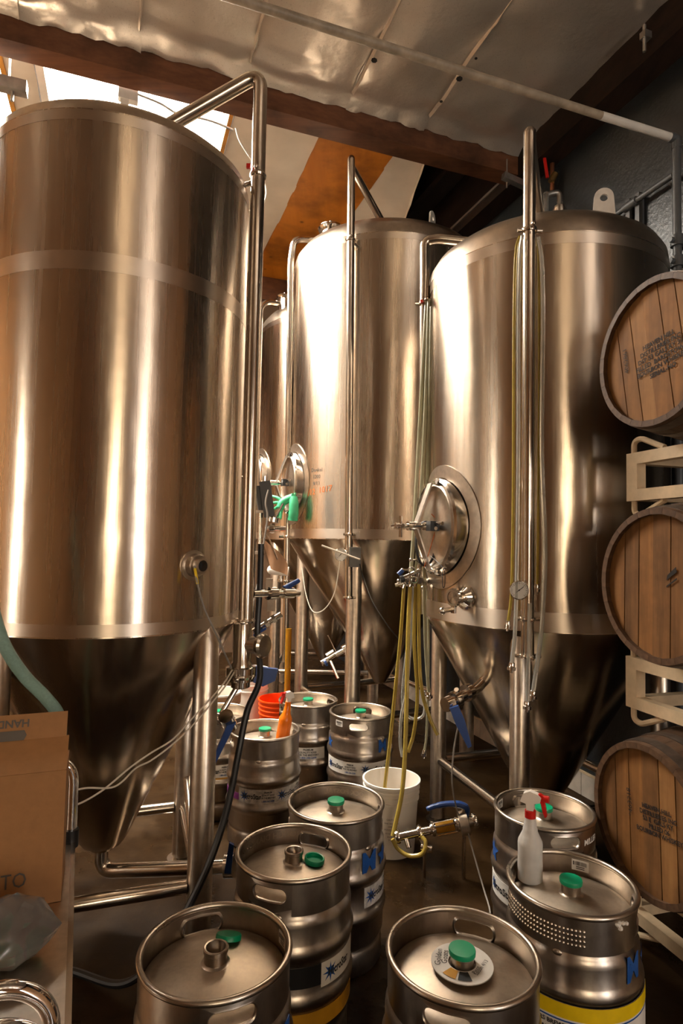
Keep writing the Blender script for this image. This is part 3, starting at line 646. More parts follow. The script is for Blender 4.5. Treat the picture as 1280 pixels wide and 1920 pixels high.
part('sample_cock', MB().cyl(po + nrm * 0.09 + Vector((0, 0, -0.055)), po + nrm * 0.16 + Vector((0, 0, -0.06)), 0.012, 10).sphere(po + nrm * 0.165 + Vector((0, 0, -0.06)), 0.018, 10, 8).cyl(po + nrm * 0.085 + Vector((0, 0, -0.04)), po + nrm * 0.085 + Vector((0, 0, -0.075)), 0.014, 10), 'steel_polished', pt)
bv = part('butterfly_valve', MB().tube(bend([(0.76, 3.17, 0.95), (0.70, 3.10, 0.915), (0.53, 2.96, 0.875)], 0.04, 5), 0.026, 16).cyl((0.66, 3.07, 0.91), (0.635, 3.05, 0.905), 0.042, 18).cyl((0.585, 3.005, 0.888), (0.56, 2.985, 0.882), 0.044, 18).cyl((0.55, 2.975, 0.88), (0.515, 2.95, 0.873), 0.034, 14).cyl((0.60, 3.02, 0.89), (0.575, 2.98, 0.94), 0.012, 10), 'steel_polished', T3)
part('valve_handle', MB().prism([(-0.022, 0.02), (0.022, 0.02), (0.026, -0.05), (0.014, -0.175), (-0.006, -0.18), (-0.022, -0.06)], (0.56, 2.93, 0.855), (0.94, -0.05, 0.30), (-0.36, 0.05, 0.93), 0.022), 'blue_handle', bv, 'dark blue butterfly valve handle')
lug(T3, (1.316, 3.026, 3.30), (0.95, -0.25, 0), 0.19, 0.095)
part('vent_fitting', MB().lathe([(0.036, -0.06), (0.036, 0.04), (0.03, 0.058), (0.012, 0.068), (0.0, 0.069)], (1.118, 3.106, 3.375), n=20), 'steel_polished', T3)
part('clamp', clamp_ring(MB(), (0.96, 3.30, 3.37), (0, 0, 1), 0.03), 'steel_pipe', T3)

# --- far tank seen in the gap between the first two
C4 = (-0.15, 6.60); R4 = 0.77
T4, L4 = tank('farthest steel fermentation tank, showing in the gap behind the two left tanks', C4, R4, 1.66, 3.90,
    [(0.76, 3.97), (0.70, 4.04), (0.55, 4.10), (0.30, 4.16), (0.02, 4.18)], [(0.07, 0.40), (0.06, 0.38)],
    ((1.665, 1.73), (3.85, 3.895)), 0.70, -135, 0.055, ('steel_tank', 'steel_dome', 'steel_cone'), 0.35)
tp = part('top_port', MB().lathe([(0.07, -0.15), (0.07, 0.03), (0.09, 0.034), (0.09, 0.055), (0.0, 0.06)], (-0.62, 6.15, 4.12), n=24), 'steel_polished', T4)
part('clamp', clamp_ring(MB(), (-0.62, 6.15, 4.16), (0, 0, 1), 0.092, 0.03, 24), 'steel_polished', tp)
part('spray_pipe', MB().tube(bend([(-0.55, 6.2, 4.10), (-0.80, 6.05, 4.08), (-0.86, 6.0, 4.0), (-0.86, 6.0, 0.8)], 0.06, 6), 0.028, 16), 'steel_pipe', T4)
manway(T4, C4, R4, 203, 2.30, ry=0.31, rx=0.255)
# --- added tank, unseen beyond the left edge, keeps skylight off the left floor
tank('added steel fermentation tank, unseen beyond the left edge, shading the floor', (-2.45, 3.30), 0.56, 1.28, 3.20, [(0.55, 3.24), (0.50, 3.28), (0.30, 3.34), (0.02, 3.37)], [(0.10, 0.34), (0.085, 0.32)], ((1.285, 1.33),), 0.53, -45, 0.05, ('steel_tank', 'steel_dome', 'steel_cone'), 0.27)

# ------------------------------------------------------------------ kegs
KEG_N = 96
def keg_skirt():
    """top chime wall with two oval hand holes at +-90 degrees from local x"""
    mb = MB(); r0, r1, z0, z1 = 0.1885, 0.1925, 0.476, 0.578
    half = 0.40; hw, hh, zc = 0.30, 0.020, 0.536   # hole half width (rad), half height, centre
    def P(a, z, r): return Vector((r * math.cos(a), r * math.sin(a), z))
    for ctr in (PI / 2, -PI / 2):
        N = 56; rect = []; hole = []; w_m = hw * r1 - hh
        for k in range(N):
            t = 2 * PI * k / N; cx, cy = math.cos(t), math.sin(t)
            # stadium outline
            x = cx * hh + (w_m if cx > 1e-6 else -w_m if cx < -1e-6 else 0); y = cy * hh
            if abs(cx) < 1e-6: x = 0
            hole.append((x / r1, y + zc))
            # matching rectangle point along the same ray
            rx, ryu, ryd = half, z1 - zc, zc - z0; sx = rx / abs(x / r1) if abs(x) > 1e-9 else 1e9
            sy = (ryu if y > 0 else ryd) / abs(y) if abs(y) > 1e-9 else 1e9; s_ = min(sx, sy); rect.append((x / r1 * s_, zc + y * s_))
        mid = [((h[0] * 2 + q[0]) / 3, (h[1] * 2 + q[1]) / 3) for h, q in zip(hole, rect)]
        lip = [(h[0] * 1.035, zc + (h[1] - zc) * 1.16) for h in hole]
        L = lambda pts, r: [P(ctr + p[0], p[1], r) for p in pts]
        mb.loops([L(rect, r1), L(mid, r1), L(lip, r1 + 0.0005), L(hole, r1 - 0.002), L(hole, r0 - 0.004), L(lip, r0 - 0.006), L(mid, r0), L(rect, r0)])
    for ctr in (0, PI):
        a0, a1 = ctr - (PI / 2 - half), ctr + (PI / 2 - half); ls = []
        for i in range(41):
            a = a0 + (a1 - a0) * i / 40; ls.append([P(a, z0, r0), P(a, z1, r0), P(a, z1, r1), P(a, z0, r1)])
        mb.loops(ls, True)
    return mb
KP_BODY = [(0.10, 0.012), (0.165, 0.0), (0.186, 0.002), (0.192, 0.012), (0.192, 0.075), (0.189, 0.090), (0.184, 0.098), (0.189, 0.106), (0.197, 0.122), (0.1985, 0.19), (0.202, 0.197), (0.2065, 0.208), (0.208, 0.217), (0.2065, 0.226), (0.202, 0.237), (0.198, 0.244),
    (0.198, 0.335), (0.202, 0.342), (0.2065, 0.353), (0.208, 0.362), (0.2065, 0.371), (0.202, 0.382), (0.198, 0.389), (0.1985, 0.44), (0.197, 0.452), (0.192, 0.463), (0.186, 0.472), (0.186, 0.50), (0.17, 0.503)]
ME = {}
ME['body'] = MB().lathe(KP_BODY, n=KEG_N).mesh('body', 'keg_steel', sharp=1.2)
ME['skirt'] = keg_skirt().mesh('skirt', 'keg_steel')
ME['rim'] = MB().loops([[Vector(((0.1905 + 0.0085 * math.cos(t)) * math.cos(a), (0.1905 + 0.0085 * math.cos(t)) * math.sin(a), 0.5805 + 0.0085 * math.sin(t))) for t in [2 * PI * k / 12 for k in range(12)]] for a in [2 * PI * i / KEG_N for i in range(KEG_N + 1)]]).mesh('rim', 'keg_rim', sharp=3)
ME['head'] = MB().lathe([(0.189, 0.505), (0.184, 0.516), (0.16, 0.524), (0.11, 0.536), (0.06, 0.544), (0.03, 0.547)], n=KEG_N).mesh('head', 'keg_head', sharp=3)
ME['neck'] = MB().lathe([(0.046, 0.5445), (0.034, 0.547), (0.030, 0.551), (0.0295, 0.572), (0.0325, 0.575), (0.0325, 0.584), (0.030, 0.586), (0.026, 0.585), (0.0245, 0.570), (0.022, 0.566), (0.022, 0.552), (0.0, 0.552)], n=32).mesh('neck', 'keg_rim')
ME['cap'] = MB().lathe([(0.031, 0.579), (0.0345, 0.579), (0.0352, 0.588), (0.0338, 0.5915), (0.0, 0.593)], n=36).mesh('cap', 'green_plastic')
mbv = MB(); mbv.sphere((0.0, 0.1915, 0.470), 0.011, 12, 8, (1.3, 0.5, 0.8)); ME['nub'] = mbv.mesh('rivet', 'keg_rim')
def keg(loc, slot, label, cap=True, nub=None):
    r = root('beer_keg', (loc[0], loc[1], 0), label, 'keg', 'steel beer kegs on the floor')
    def add(n_, k, rz=0.0):
        o = bpy.data.objects.new(n_, ME[k]); link(o, r); o.rotation_euler = (0, 0, rz); ORI[o.name] = Vector((loc[0], loc[1], 0)); return o
    b_ = add('body', 'body'); s_ = add('skirt', 'skirt', math.radians(slot - 90)); add('rim', 'rim'); add('head', 'head'); add('neck', 'neck')
    if cap: add('cap', 'cap')['label'] = 'green plastic cap'
    if nub is not None: add('rivet', 'nub', math.radians(nub - 90))
    return r
def kang(loc, off=0.0):
    """angle on a keg that faces the viewer, turned by off degrees (positive = to the right)"""
    return math.atan2(-loc[1], -loc[0]) + math.radians(off)
def keg_logo(k, loc, off, z, size=0.10):
    th = kang(loc, off); C = (loc[0], loc[1], 0); mb = text_cyl(MB(), 'M', size, C, 0.2005, th, z, 0.9, True)
    poly_cyl(mb, star(size * 0.42, size * 0.17), C, 0.2005, th + 0.095 / 0.2, z); part('blue_logo', mb, 'blue_paint', k, 'blue painted letter M and star', flat=True, kind='stuff')
def keg_star(k, loc, off, z, size):
    part('blue_logo', poly_cyl(MB(), star(size, size * 0.42), (loc[0], loc[1], 0), 0.2005, kang(loc, off), z), 'blue_paint', k, 'blue painted star', flat=True)
def keg_sticker(k, loc, off0, off1, z0, z1, mat='white_paper', r=0.1995, brand=True, small=True, dirty=False):
    C = (loc[0], loc[1], 0); t0, t1 = kang(loc, off0), kang(loc, off1)
    st = part('sticker', patch_cyl(MB(), C, r, t0, t1, z0, z1), mat, k); h = z1 - z0; zc = (z0 + z1) / 2; w_ = (t1 - t0) * r
    if brand:
        ns = max(1, int(round(w_ / 0.24))); seg = w_ / ns
        for i in range(ns):
            tc = t0 + (i + 0.5) * seg / r; ink = MB(); blu = MB(); rr = r + 0.0016
            poly_cyl(blu, star(h * 0.42, h * 0.15, 8), C, rr, tc - seg * 0.33 / r, zc)
            text_cyl(ink, 'MicroStar', h * 0.50, C, rr, tc - seg * 0.13 / r, zc, min(1.0, seg * 0.5 / (h * 2.0)), True)
            if small:
                for j, s_ in enumerate(('PREMIUM', 'QUALITY KEGS', 'FOR THE BREWERY')): text_cyl(ink, s_, h * 0.16, C, rr, tc + seg * 0.30 / r, zc + h * (0.30 - 0.19 * j), 0.85, True)
                text_cyl(blu, '1-800-343-2200', h * 0.17, C, rr, tc + seg * 0.30 / r, zc - h * 0.32, 0.85, True)
            part('lettering', ink, 'ink', st, flat=True, kind='stuff'); part('star_print', blu, 'blue_paint', st, flat=True, kind='stuff')
    return st
def barcode_sticker(k, loc, th, z, w_=0.045, h=0.035, inside=True):
    C = (loc[0], loc[1], 0); r = 0.1875 if inside else 0.1935; st = MB(); P = lambda a, zz, rr: Vector((loc[0] + rr * math.cos(a), loc[1] + rr * math.sin(a), zz)); hw = w_ / 2 / r
    ls = [[P(th - hw + 2 * hw * i / 8, z - h / 2, r), P(th - hw + 2 * hw * i / 8, z + h / 2, r), P(th - hw + 2 * hw * i / 8, z + h / 2, r + 0.0012), P(th - hw + 2 * hw * i / 8, z - h / 2, r + 0.0012)] for i in range(9)]
    s_ = part('barcode_sticker', st.loops(ls, True, True, True), 'white_paper', k); mb = MB(); rr = r - 0.0006 if inside else r + 0.002; x = -hw * 0.75
    rnd = random.Random(int(th * 1000)); 
    while x < hw * 0.75:
        ww = rnd.choice((0.006, 0.010, 0.016)); mb.add([P(th + x, z - h * 0.02, rr), P(th + x + ww, z - h * 0.02, rr), P(th + x + ww, z + h * 0.34, rr), P(th + x, z + h * 0.34, rr)], [(0, 1, 2, 3)]); x += ww + rnd.choice((0.008, 0.012))
    for j in (0.18, 0.34): mb.add([P(th - hw * 0.5, z - h * j, rr), P(th + hw * 0.5, z - h * j, rr), P(th + hw * 0.5, z - h * (j - 0.07), rr), P(th - hw * 0.5, z - h * (j - 0.07), rr)], [(0, 1, 2, 3)])
    part('barcode', mb, 'ink', s_, flat=True, kind='stuff')
def loose_cap(o, tilt, label, under=False):
    x, y, z = frame_of(tilt); mb = MB(); N = 40
    if under: prof = [(0.0, 0.003), (0.028, 0.003), (0.029, 0.014), (0.033, 0.015), (0.035, 0.012), (0.035, 0.0), (0.0, 0.0)]
    else: prof = [(0.0, 0.014), (0.033, 0.013), (0.035, 0.010), (0.035, 0.0), (0.0, 0.0)]
    mb.lathe(prof, o, tilt, N); return single('keg_cap', mb, 'green_plastic', label, 'cap')
kA = (-0.304, 1.631); k1 = keg(kA, 114, 'front left steel keg with an open neck and a loose green cap inside its rim', False)
barcode_sticker(k1, kA, math.radians(28), 0.548); part('blue_strip', patch_cyl(MB(), (kA[0], kA[1], 0), 0.1995, kang(kA, 52), kang(kA, 70), 0.39, 0.445), 'blue_paint', k1)
loose_cap((kA[0] + 0.015, kA[1] + 0.10, 0.541), (0.05, 0.35, 1), 'loose green cap behind the open neck of the front left keg')
kB = (-0.140, 2.134); k2 = keg(kB, 70, 'open-necked keg with a black and gold band, behind the front left keg', False, -100)
part('black_band', patch_cyl(MB(), (kB[0], kB[1], 0), 0.1995, kang(kB, -80), kang(kB, 28), 0.262, 0.325, n=24), 'black_label', k2)
keg_sticker(k2, kB, 28, 88, 0.252, 0.325, small=False)
part('gold_band', patch_cyl(MB(), (kB[0], kB[1], 0), 0.2000, kang(kB, -80), kang(kB, 88), 0.135, 0.186, n=30), 'gold_sticker', k2)
part('lettering', text_cyl(MB(), 'IPA', 0.022, (kB[0], kB[1], 0), 0.2022, kang(kB, -8), 0.155, 1, True), 'ink', k2, flat=True, kind='stuff')
part('embossing', text_cyl(MB(), 'ROUGH DIAMONDS', 0.030, (kB[0], kB[1], 0), 0.1868, math.radians(128), 0.550, 1.0, True), 'keg_rim', k2, flat=True, kind='stuff')
part('embossing', text_cyl(MB(), 'FOUNDERS', 0.020, (kB[0], kB[1], 0), 0.1868, math.radians(-112), 0.560, 0.9, True), 'keg_rim', k2, flat=True, kind='stuff')
loose_cap((kB[0] + 0.070, kB[1] + 0.005, 0.545), (0.14, -0.02, 1), 'loose green crimped cap beside the open neck of the keg with the gold band', True)
kD = (0.001, 2.534); k3 = keg(kD, 0, 'green-capped keg between the gold-banded keg and the white bucket', True, -48)
keg_logo(k3, kD, 42, 0.415, 0.115); keg_sticker(k3, kD, 35, 92, 0.255, 0.330, 'dirty_paper', small=True)
part('embossing', text_cyl(MB(), 'ROCK POSTAL', 0.030, (kD[0], kD[1], 0), 0.1868, math.radians(75), 0.550, 1.0, True), 'keg_rim', k3, flat=True, kind='stuff')
kC = (-0.406, 3.465); k4 = keg(kC, 200, 'keg carrying an orange spray bottle, with a purple band', True, -92)
part('purple_band', patch_cyl(MB(), (kC[0], kC[1], 0), 0.1988, kang(kC, -85), kang(kC, 85), 0.262, 0.295, n=30), 'purple_band', k4)
keg_sticker(k4, kC, -40, 78, 0.255, 0.328, 'dirty_paper', small=True)
kL = (-0.199, 4.133); k5 = keg(kL, 30, 'rear green-capped keg beside the orange bucket', True, -95)
st = keg_sticker(k5, kL, -24, 34, 0.258, 0.328, brand=False); ink = MB()
for j, s_ in enumerate(('PREMIUM', 'QUALITY KEGS', 'FOR THE BREWERY')): text_cyl(ink, s_, 0.016, (kL[0], kL[1], 0), 0.2012, kang(kL, 2), 0.316 - 0.0165 * j, 1, True)
part('lettering', ink, 'ink', st, flat=True, kind='stuff'); part('phone_print', text_cyl(MB(), '1-800-343-2200', 0.017, (kL[0], kL[1], 0), 0.2012, kang(kL, 2), 0.266, 1, True), 'blue_paint', st, flat=True, kind='stuff')
kE = (0.146, 3.876); k6 = keg(kE, 84, 'rear green-capped keg with blue star and letter, left of the hanging hoses', True)
keg_logo(k6, kE, 43, 0.418, 0.10); keg_star(k6, kE, -68, 0.418, 0.042); keg_sticker(k6, kE, -75, 70, 0.256, 0.330)
barcode_sticker(k6, kE, kang(kE, -42), 0.545, 0.055, 0.034, False)
kF = (0.843, 2.507); k7 = keg(kF, 96, 'green-capped keg in front of the right tank, standing behind the clear spray bottle', True)
keg_star(k7, kF, -72, 0.418, 0.05); keg_sticker(k7, kF, -85, 0, 0.256, 0.330, small=False); barcode_sticker(k7, kF, math.radians(142), 0.548, 0.05, 0.035)
part('engraving', text_cyl(MB(), 'MILLER', 0.030, (kF[0], kF[1], 0), 0.1940, kang(kF, 62), 0.528, 1, True), 'white_paint', k7, flat=True, kind='stuff')
kG = (0.751, 1.977); k8 = keg(kG, 158, 'front right keg with dimpled skirt and a yellow label, under the clear spray bottle', True, -122)
keg_logo(k8, kG, 58, 0.425, 0.10); barcode_sticker(k8, kG, math.radians(60), 0.548, 0.055, 0.036)
yl = part('yellow_label', patch_cyl(MB(), (kG[0], kG[1], 0), 0.2088, kang(kG, -85), kang(kG, 88), 0.205, 0.345, 0.0008, 30), 'white_paper', k8)
part('yellow_stripe', patch_cyl(MB(), (kG[0], kG[1], 0), 0.2094, kang(kG, -85), kang(kG, 88), 0.305, 0.345, 0.0008, 30), 'yellow_sticker', yl)
mb = MB()
for off in (-60, 15): text_cyl(mb, 'MicroStar', 0.035, (kG[0], kG[1], 0), 0.2112, kang(kG, off + 30), 0.255, 1, True)
for j, s_ in enumerate(('FOUNDERS BREWING', 'RETURNABLE KEGS')): text_cyl(mb, s_, 0.017, (kG[0], kG[1], 0), 0.2112, kang(kG, -20), 0.285 - 0.022 * j, 1, True)
part('lettering', mb, 'ink', yl, flat=True, kind='stuff')
part('blue_rule', patch_cyl(MB(), (kG[0], kG[1], 0), 0.2094, kang(kG, -85), kang(kG, 88), 0.296, 0.300, 0.0008, 30), 'blue_paint', yl)
mb = MB(); C = Vector((kG[0], kG[1], 0))
for i in range(26):
    for j in range(4):
        a = kang(kG, -72 + 3.3 * i); mb.sphere(C + Vector((0.1925 * math.cos(a), 0.1925 * math.sin(a), 0.503 + 0.0135 * j)), 0.0045, 6, 4)
part('dimples', mb, 'keg_rim', k8, 'rows of small raised dimples', kind='stuff')
mb = MB(); rnd = random.Random(3)
for i in range(9):
    a = kang(kG, 46 + rnd.uniform(-7, 7)); mb.sphere(C + Vector((0.1935 * math.cos(a), 0.1935 * math.sin(a), 0.556 + rnd.uniform(-0.007, 0.010))), rnd.uniform(0.004, 0.009), 7, 5, (1, 1, 0.8))
part('glue_blob', mb, 'white_paper', k8, 'dried pale glue residue', kind='stuff')
kH = (0.337, 1.633); k9 = keg(kH, 68, 'front middle keg with a white paper disc under its green cap', True)
pd = part('paper_disc', MB().lathe([(0.036, 0.0), (0.080, -0.002), (0.080, -0.0045), (0.036, -0.003)], (kH[0], kH[1], 0.5575), n=48), 'white_paper', k9)
mb = MB(); ci = Vector((kH[0], kH[1], 0.5585))
for i, s_ in enumerate(('Golden', 'Goats')): text_flat(mb, s_, 0.022, ci + Vector((-0.058 + 0.017 * i, 0.018, -0.0006)), (0.25, 0.97, 0), (-0.97, 0.25, 0))
for i, s_ in enumerate(('Pinot', 'Saison 4/13')): text_flat(mb, s_, 0.015, ci + Vector((0.030 + 0.016 * i, -0.030 + 0.01 * i, -0.0006)), (0.6, 0.8, 0), (-0.8, 0.6, 0))
part('lettering', mb, 'ink', pd, flat=True, kind='stuff')
mb = MB()
for a0, mt in ((215, 'gold_sticker'), (250, 'ink')):
    q = MB(); A = [math.radians(a0 + 5 * i) for i in range(7)]
    q.add([ci + Vector((0.040 * math.cos(a), 0.040 * math.sin(a), 0.0003)) for a in A] + [ci + Vector((0.070 * math.cos(a), 0.070 * math.sin(a), -0.0010)) for a in A], [(i, i + 1, 8 + i, 7 + i) for i in range(6)])
    part('printed_block', q, mt, pd, flat=True)
kK = (-0.737, 3.80); k10 = keg(kK, 20, 'keg half hidden behind the leg of the left tank', True); keg_sticker(k10, kK, -30, 80, 0.255, 0.328)
part('orange_band', patch_cyl(MB(), (kK[0], kK[1], 0), 0.1992, kang(kK, -60), kang(kK, 80), 0.246, 0.256), 'gold_sticker', k10)

# ------------------------------------------------------------------ spray bottles
def spray_bottle(name, o, d, label, mat, head_mat, trig_mat, neck_mat, k=1.0, lean=(0, 0, 0), fill=None):
    """d = horizontal direction the nozzle points"""
    o = Vector(o); d = Vector(d).normalized(); ax = (EZ + Vector(lean)).normalized(); sd = d.cross(ax).normalized(); d = ax.cross(sd).normalized()
    W = lambda x, y, z: o + d * (x * k) + sd * (y * k) + ax * (z * k)
    r = root(name, o, label, 'spray bottle', 'spray bottles on the kegs')
    part('bottle', MB().lathe([(q * k, h * k) for q, h in ((0.0, 0.004), (0.030, 0.0), (0.037, 0.006), (0.0375, 0.05), (0.0365, 0.085), (0.0375, 0.112), (0.036, 0.122), (0.028, 0.138), (0.0225, 0.150), (0.0220, 0.158), (0.0205, 0.160), (0.0165, 0.190), (0.014, 0.205))], o, ax, 32), mat, r)
    if fill: part('liquid', MB().lathe([(q * k, h * k) for q, h in ((0.0, 0.007), (0.034, 0.007), (0.0350, 0.05), (0.0345, 0.075), (0.0, 0.075))], o, ax, 28), 'liquid', r)
    part('collar', MB().lathe([(q * k, h * k) for q, h in ((0.012, 0.190), (0.0165, 0.190), (0.0165, 0.212), (0.012, 0.214))], o, ax, 24), neck_mat, r)
    body = [(-0.030, 0.236), (-0.012, 0.232), (-0.010, 0.212), (0.010, 0.212), (0.012, 0.236), (0.030, 0.242), (0.034, 0.258), (0.024, 0.266), (0.0, 0.272), (-0.020, 0.262)]
    part('spray_head', MB().prism([(p[0] * k, p[1] * k) for p in body], o - sd * (0.010 * k), d, ax, -0.020 * k if False else 0.020 * k) if d.cross(ax).dot(sd) > 0 else MB().prism([(p[0] * k, p[1] * k) for p in body], o + sd * (0.010 * k), d, ax, 0.020 * k), head_mat, r)
    tr = [(0.014, 0.262), (0.030, 0.268), (0.042, 0.262), (0.044, 0.240), (0.050, 0.205), (0.045, 0.200), (0.038, 0.215), (0.032, 0.240)]
    sgn = 1 if d.cross(ax).dot(sd) > 0 else -1
    part('trigger', MB().prism([(p[0] * k, p[1] * k) for p in tr], o - sd * (0.007 * k * sgn), d, ax, 0.014 * k), trig_mat, r)
    part('nozzle', MB().cyl(W(0.032, 0, 0.254), W(0.056, 0, 0.256), 0.010 * k, 14), trig_mat, r)
    return r
spray_bottle('spray_bottle', (0.652, 2.075, 0.5300), (0.85, -0.45, 0), 'clear spray bottle with red and white trigger, standing on the front right keg', 'clear_bottle', 'white_plastic', 'red_plastic', 'red_plastic', 1.08, fill=True)
ob = spray_bottle('spray_bottle', (-0.305, 3.43, 0.5370), (-0.75, -0.55, 0), 'orange spray bottle leaning on a keg beside its green cap', 'orange_bottle', 'white_plastic', 'red_plastic', 'orange_bottle', 1.0, lean=(0.14, 0.02, 0))

# ------------------------------------------------------------------ buckets
def bucket(o, r0, r1, h, label, mat, group, ribs=3, tag_paper=None, bail=False):
    o = Vector(o); b_ = root('bucket', o, label, 'bucket', group); prof = [(0.0, 0.004), (r0, 0.0)]; rr = lambda z: r0 + (r1 - r0) * z / h
    prof += [(rr(h * 0.7), h * 0.70)]
    for i in range(ribs):
        z = h * (0.74 + 0.075 * i); prof += [(rr(z), z), (rr(z) + 0.006, z + 0.003), (rr(z) + 0.006, z + 0.010), (rr(z), z + 0.013)]
    prof += [(rr(h), h - 0.012), (rr(h) + 0.007, h - 0.011), (rr(h) + 0.007, h), (rr(h) - 0.003, h), (rr(h) - 0.004, h - 0.01), (r0 - 0.004, 0.012), (0, 0.010)]
    bd = part('pail', MB().lathe(prof, o, n=56), mat, b_, sharp=0.5)
    if bail: part('handle', MB().tube([o + Vector(((rr(h * .8) + 0.012) * math.cos(t), (rr(h * .8) + 0.012) * math.sin(t) , h * 0.80 - 0.10 * math.sin(t + PI / 2 - 0.5) ** 2)) for t in [PI * 0.9 + PI * i / 20 for i in range(21)]], 0.003, 8), 'galvanised', b_)
    if tag_paper:
        st = part('printed_panel', patch_cyl(MB(), o, rr(h * 0.45) + 0.0028, tag_paper - 0.42, tag_paper + 0.42, h * 0.24, h * 0.60), 'white_plastic', b_); q = MB(); R_ = rr(h * 0.45) + 0.0045
        for i in range(7): text_cyl(q, ('CAUTION', 'keep away from', 'children', 'FOOD GRADE', 'no acids here', 'store dry', '5 GAL')[i], 0.013, o, R_, tag_paper, h * (0.56 - 0.046 * i), 0.9)
        part('lettering', q, 'faded_ink', st, flat=True, kind='stuff')
    return b_
bucket((0.300, 3.36, 0.0), 0.128, 0.150, 0.37, 'white plastic bucket with two yellow hoses hanging into it', 'white_plastic', 'plastic buckets', 3, kang((0.3, 3.36), 2))
bucket((-0.455, 4.72, 0.0), 0.128, 0.150, 0.44, 'orange plastic bucket behind the kegs', 'orange_plastic', 'plastic buckets', 4)
bucket((-0.70, 4.90, 0.0), 0.125, 0.145, 0.62, 'white plastic bucket behind the hidden keg and the left tank pipe', 'white_plastic', 'plastic buckets', 2)
b5 = bucket((-0.84, 4.33, 0.0), 0.125, 0.150, 0.58, 'white plastic bucket with a brown band behind the left tank leg', 'white_plastic', 'plastic buckets', 1)
part('brown_band', MB().lathe([(0.152, 0.50), (0.154, 0.50), (0.156, 0.57), (0.153, 0.57)], (-0.84, 4.33, 0), n=40), 'brown_paper', b5)

# ------------------------------------------------------------------ barrels and racks
BU = Vector((math.sin(math.radians(-16)), math.cos(math.radians(-16)), 0)); BV = Vector((BU.y, -BU.x, 0))   # BU along the rack, BV into the barrel
def barrel(o, roll, label, mats, serial, block, hole=True):
    """o = centre of the head; axis runs along BV"""
    o = Vector(o); r = root('oak_barrel', o - EZ * 0.32, label, 'barrel', 'oak barrels in steel racks')
    L, NS = 0.88, 28; rad = lambda t: 0.276 + 0.050 * math.sin(PI * t); off = o - EZ * 0.32
    # one stave, local frame: axis x, radial z
    st = MB(); ls = []; da = PI / NS * 0.985
    for i in range(13):
        t = i / 12; q = rad(t); th_ = 0.022
        ls.append([Vector((L * t - 0.014, (q - th_) * math.sin(-da), (q - th_) * math.cos(da))), Vector((L * t - 0.014, (q - th_) * math.sin(da), (q - th_) * math.cos(da))), Vector((L * t - 0.014, q * math.sin(da), q * math.cos(da))), Vector((L * t - 0.014, 0, q * 1.0)), Vector((L * t - 0.014, q * math.sin(-da), q * math.cos(da)))])
    me = st.loops(ls, True, True, True).mesh('stave', 'oak_stave')
    basis = Matrix((BV, BU, EZ)).transposed().to_4x4()
    for k in range(NS):
        ob_ = bpy.data.objects.new('stave', me); link(ob_, r); ob_.matrix_local = Matrix.Translation(EZ * 0.32) @ basis @ Matrix.Rotation(2 * PI * k / NS + roll, 4, 'X'); ORI[ob_.name] = off
    # head boards: planks clipped to a circle
    ux = BU * math.cos(roll) + EZ * math.sin(roll); uy = -BU * math.sin(roll) + EZ * math.cos(roll); R_ = 0.258
    cuts = [-0.258, -0.185, -0.118, -0.045, 0.035, 0.105, 0.175, 0.258]
    for i in range(7):
        x0, x1 = cuts[i] + 0.0010, cuts[i + 1] - 0.0010; up = []; dn = []
        for j in range(9):
            x = x0 + (x1 - x0) * j / 8; y = math.sqrt(max(0.0, R_ * R_ - x * x)); up.append((x, y)); dn.append((x, -y))
        poly = dn + up[::-1]; dep = 0.002 * ((i * 5) % 3)
        part('head_board', MB().prism(poly, o + BV * (0.008 + dep), ux, uy, 0.02 * (1 if ux.cross(uy).dot(BV) > 0 else -1)), mats[i % len(mats)], r, flat=True)
    for t0, t1 in ((0.022, 0.068), (0.125, 0.165), (0.27, 0.31), (0.69, 0.73), (0.845, 0.885), (0.935, 0.980)):
        part('hoop', MB().lathe([(rad(t0) - 0.004, L * t0 - 0.014), (rad(t0) + 0.0025, L * t0 - 0.014), (rad((t0 + t1) / 2) + 0.0028, L * (t0 + t1) / 2 - 0.014), (rad(t1) + 0.0025, L * t1 - 0.014), (rad(t1) - 0.004, L * t1 - 0.014)], o, BV, 64), 'hoop_iron', r)
    part('rear_head', MB().lathe([(0.25, 0.83), (0.0, 0.83)], o, BV, 32), 'oak_stave', r)
    vx = -BU; vz = EZ; tl = math.radians(8)
    fx = vx * math.cos(tl) + vz * math.sin(tl); fz = -vx * math.sin(tl) + vz * math.cos(tl)
    mb = MB(); face = o + BV * 0.0065
    if serial:
        s_, sx, sz = serial; text_flat(mb, s_, 0.030, face + vx * sx + vz * sz, fz, -fx)
    if block:
        lines, bx_, bz_, ts = block
        for i, l in enumerate(lines): text_flat(mb, l, ts, face + vx * (bx_ + 0.004 * (i % 2)) - fz * (ts * 0.95 * i) + vz * bz_, fx, fz, 1.0, True)
    if mb.v: part('stencil', mb, 'barrel_ink', r, 'black stencilled lettering', flat=True, kind='stuff')
    return r, face, vx, vz
B1 = barrel((1.139, 2.195, 2.366), math.radians(-9), 'topmost oak barrel of the stack, head stencilled 4062861', ('oak_head', 'oak_head_light', 'oak_head', 'oak_head', 'oak_head_light', 'oak_head'),
    ('4062861', -0.150, 0.01), (('HEAVEN HILL', 'DISTILLERIES INC', 'DSP 53 GALS KY 31', 'FILLED  BARDSTOWN', 'BOURBON WHISKEY', 'SERIAL-NO'), 0.012, 0.040, 0.025))
B2 = barrel((1.131, 2.161, 1.512), math.radians(1), 'middle oak barrel of the stack with bare dark head', ('oak_head_dark', 'oak_head', 'oak_head_dark', 'oak_head_dark', 'oak_head'), None, None)
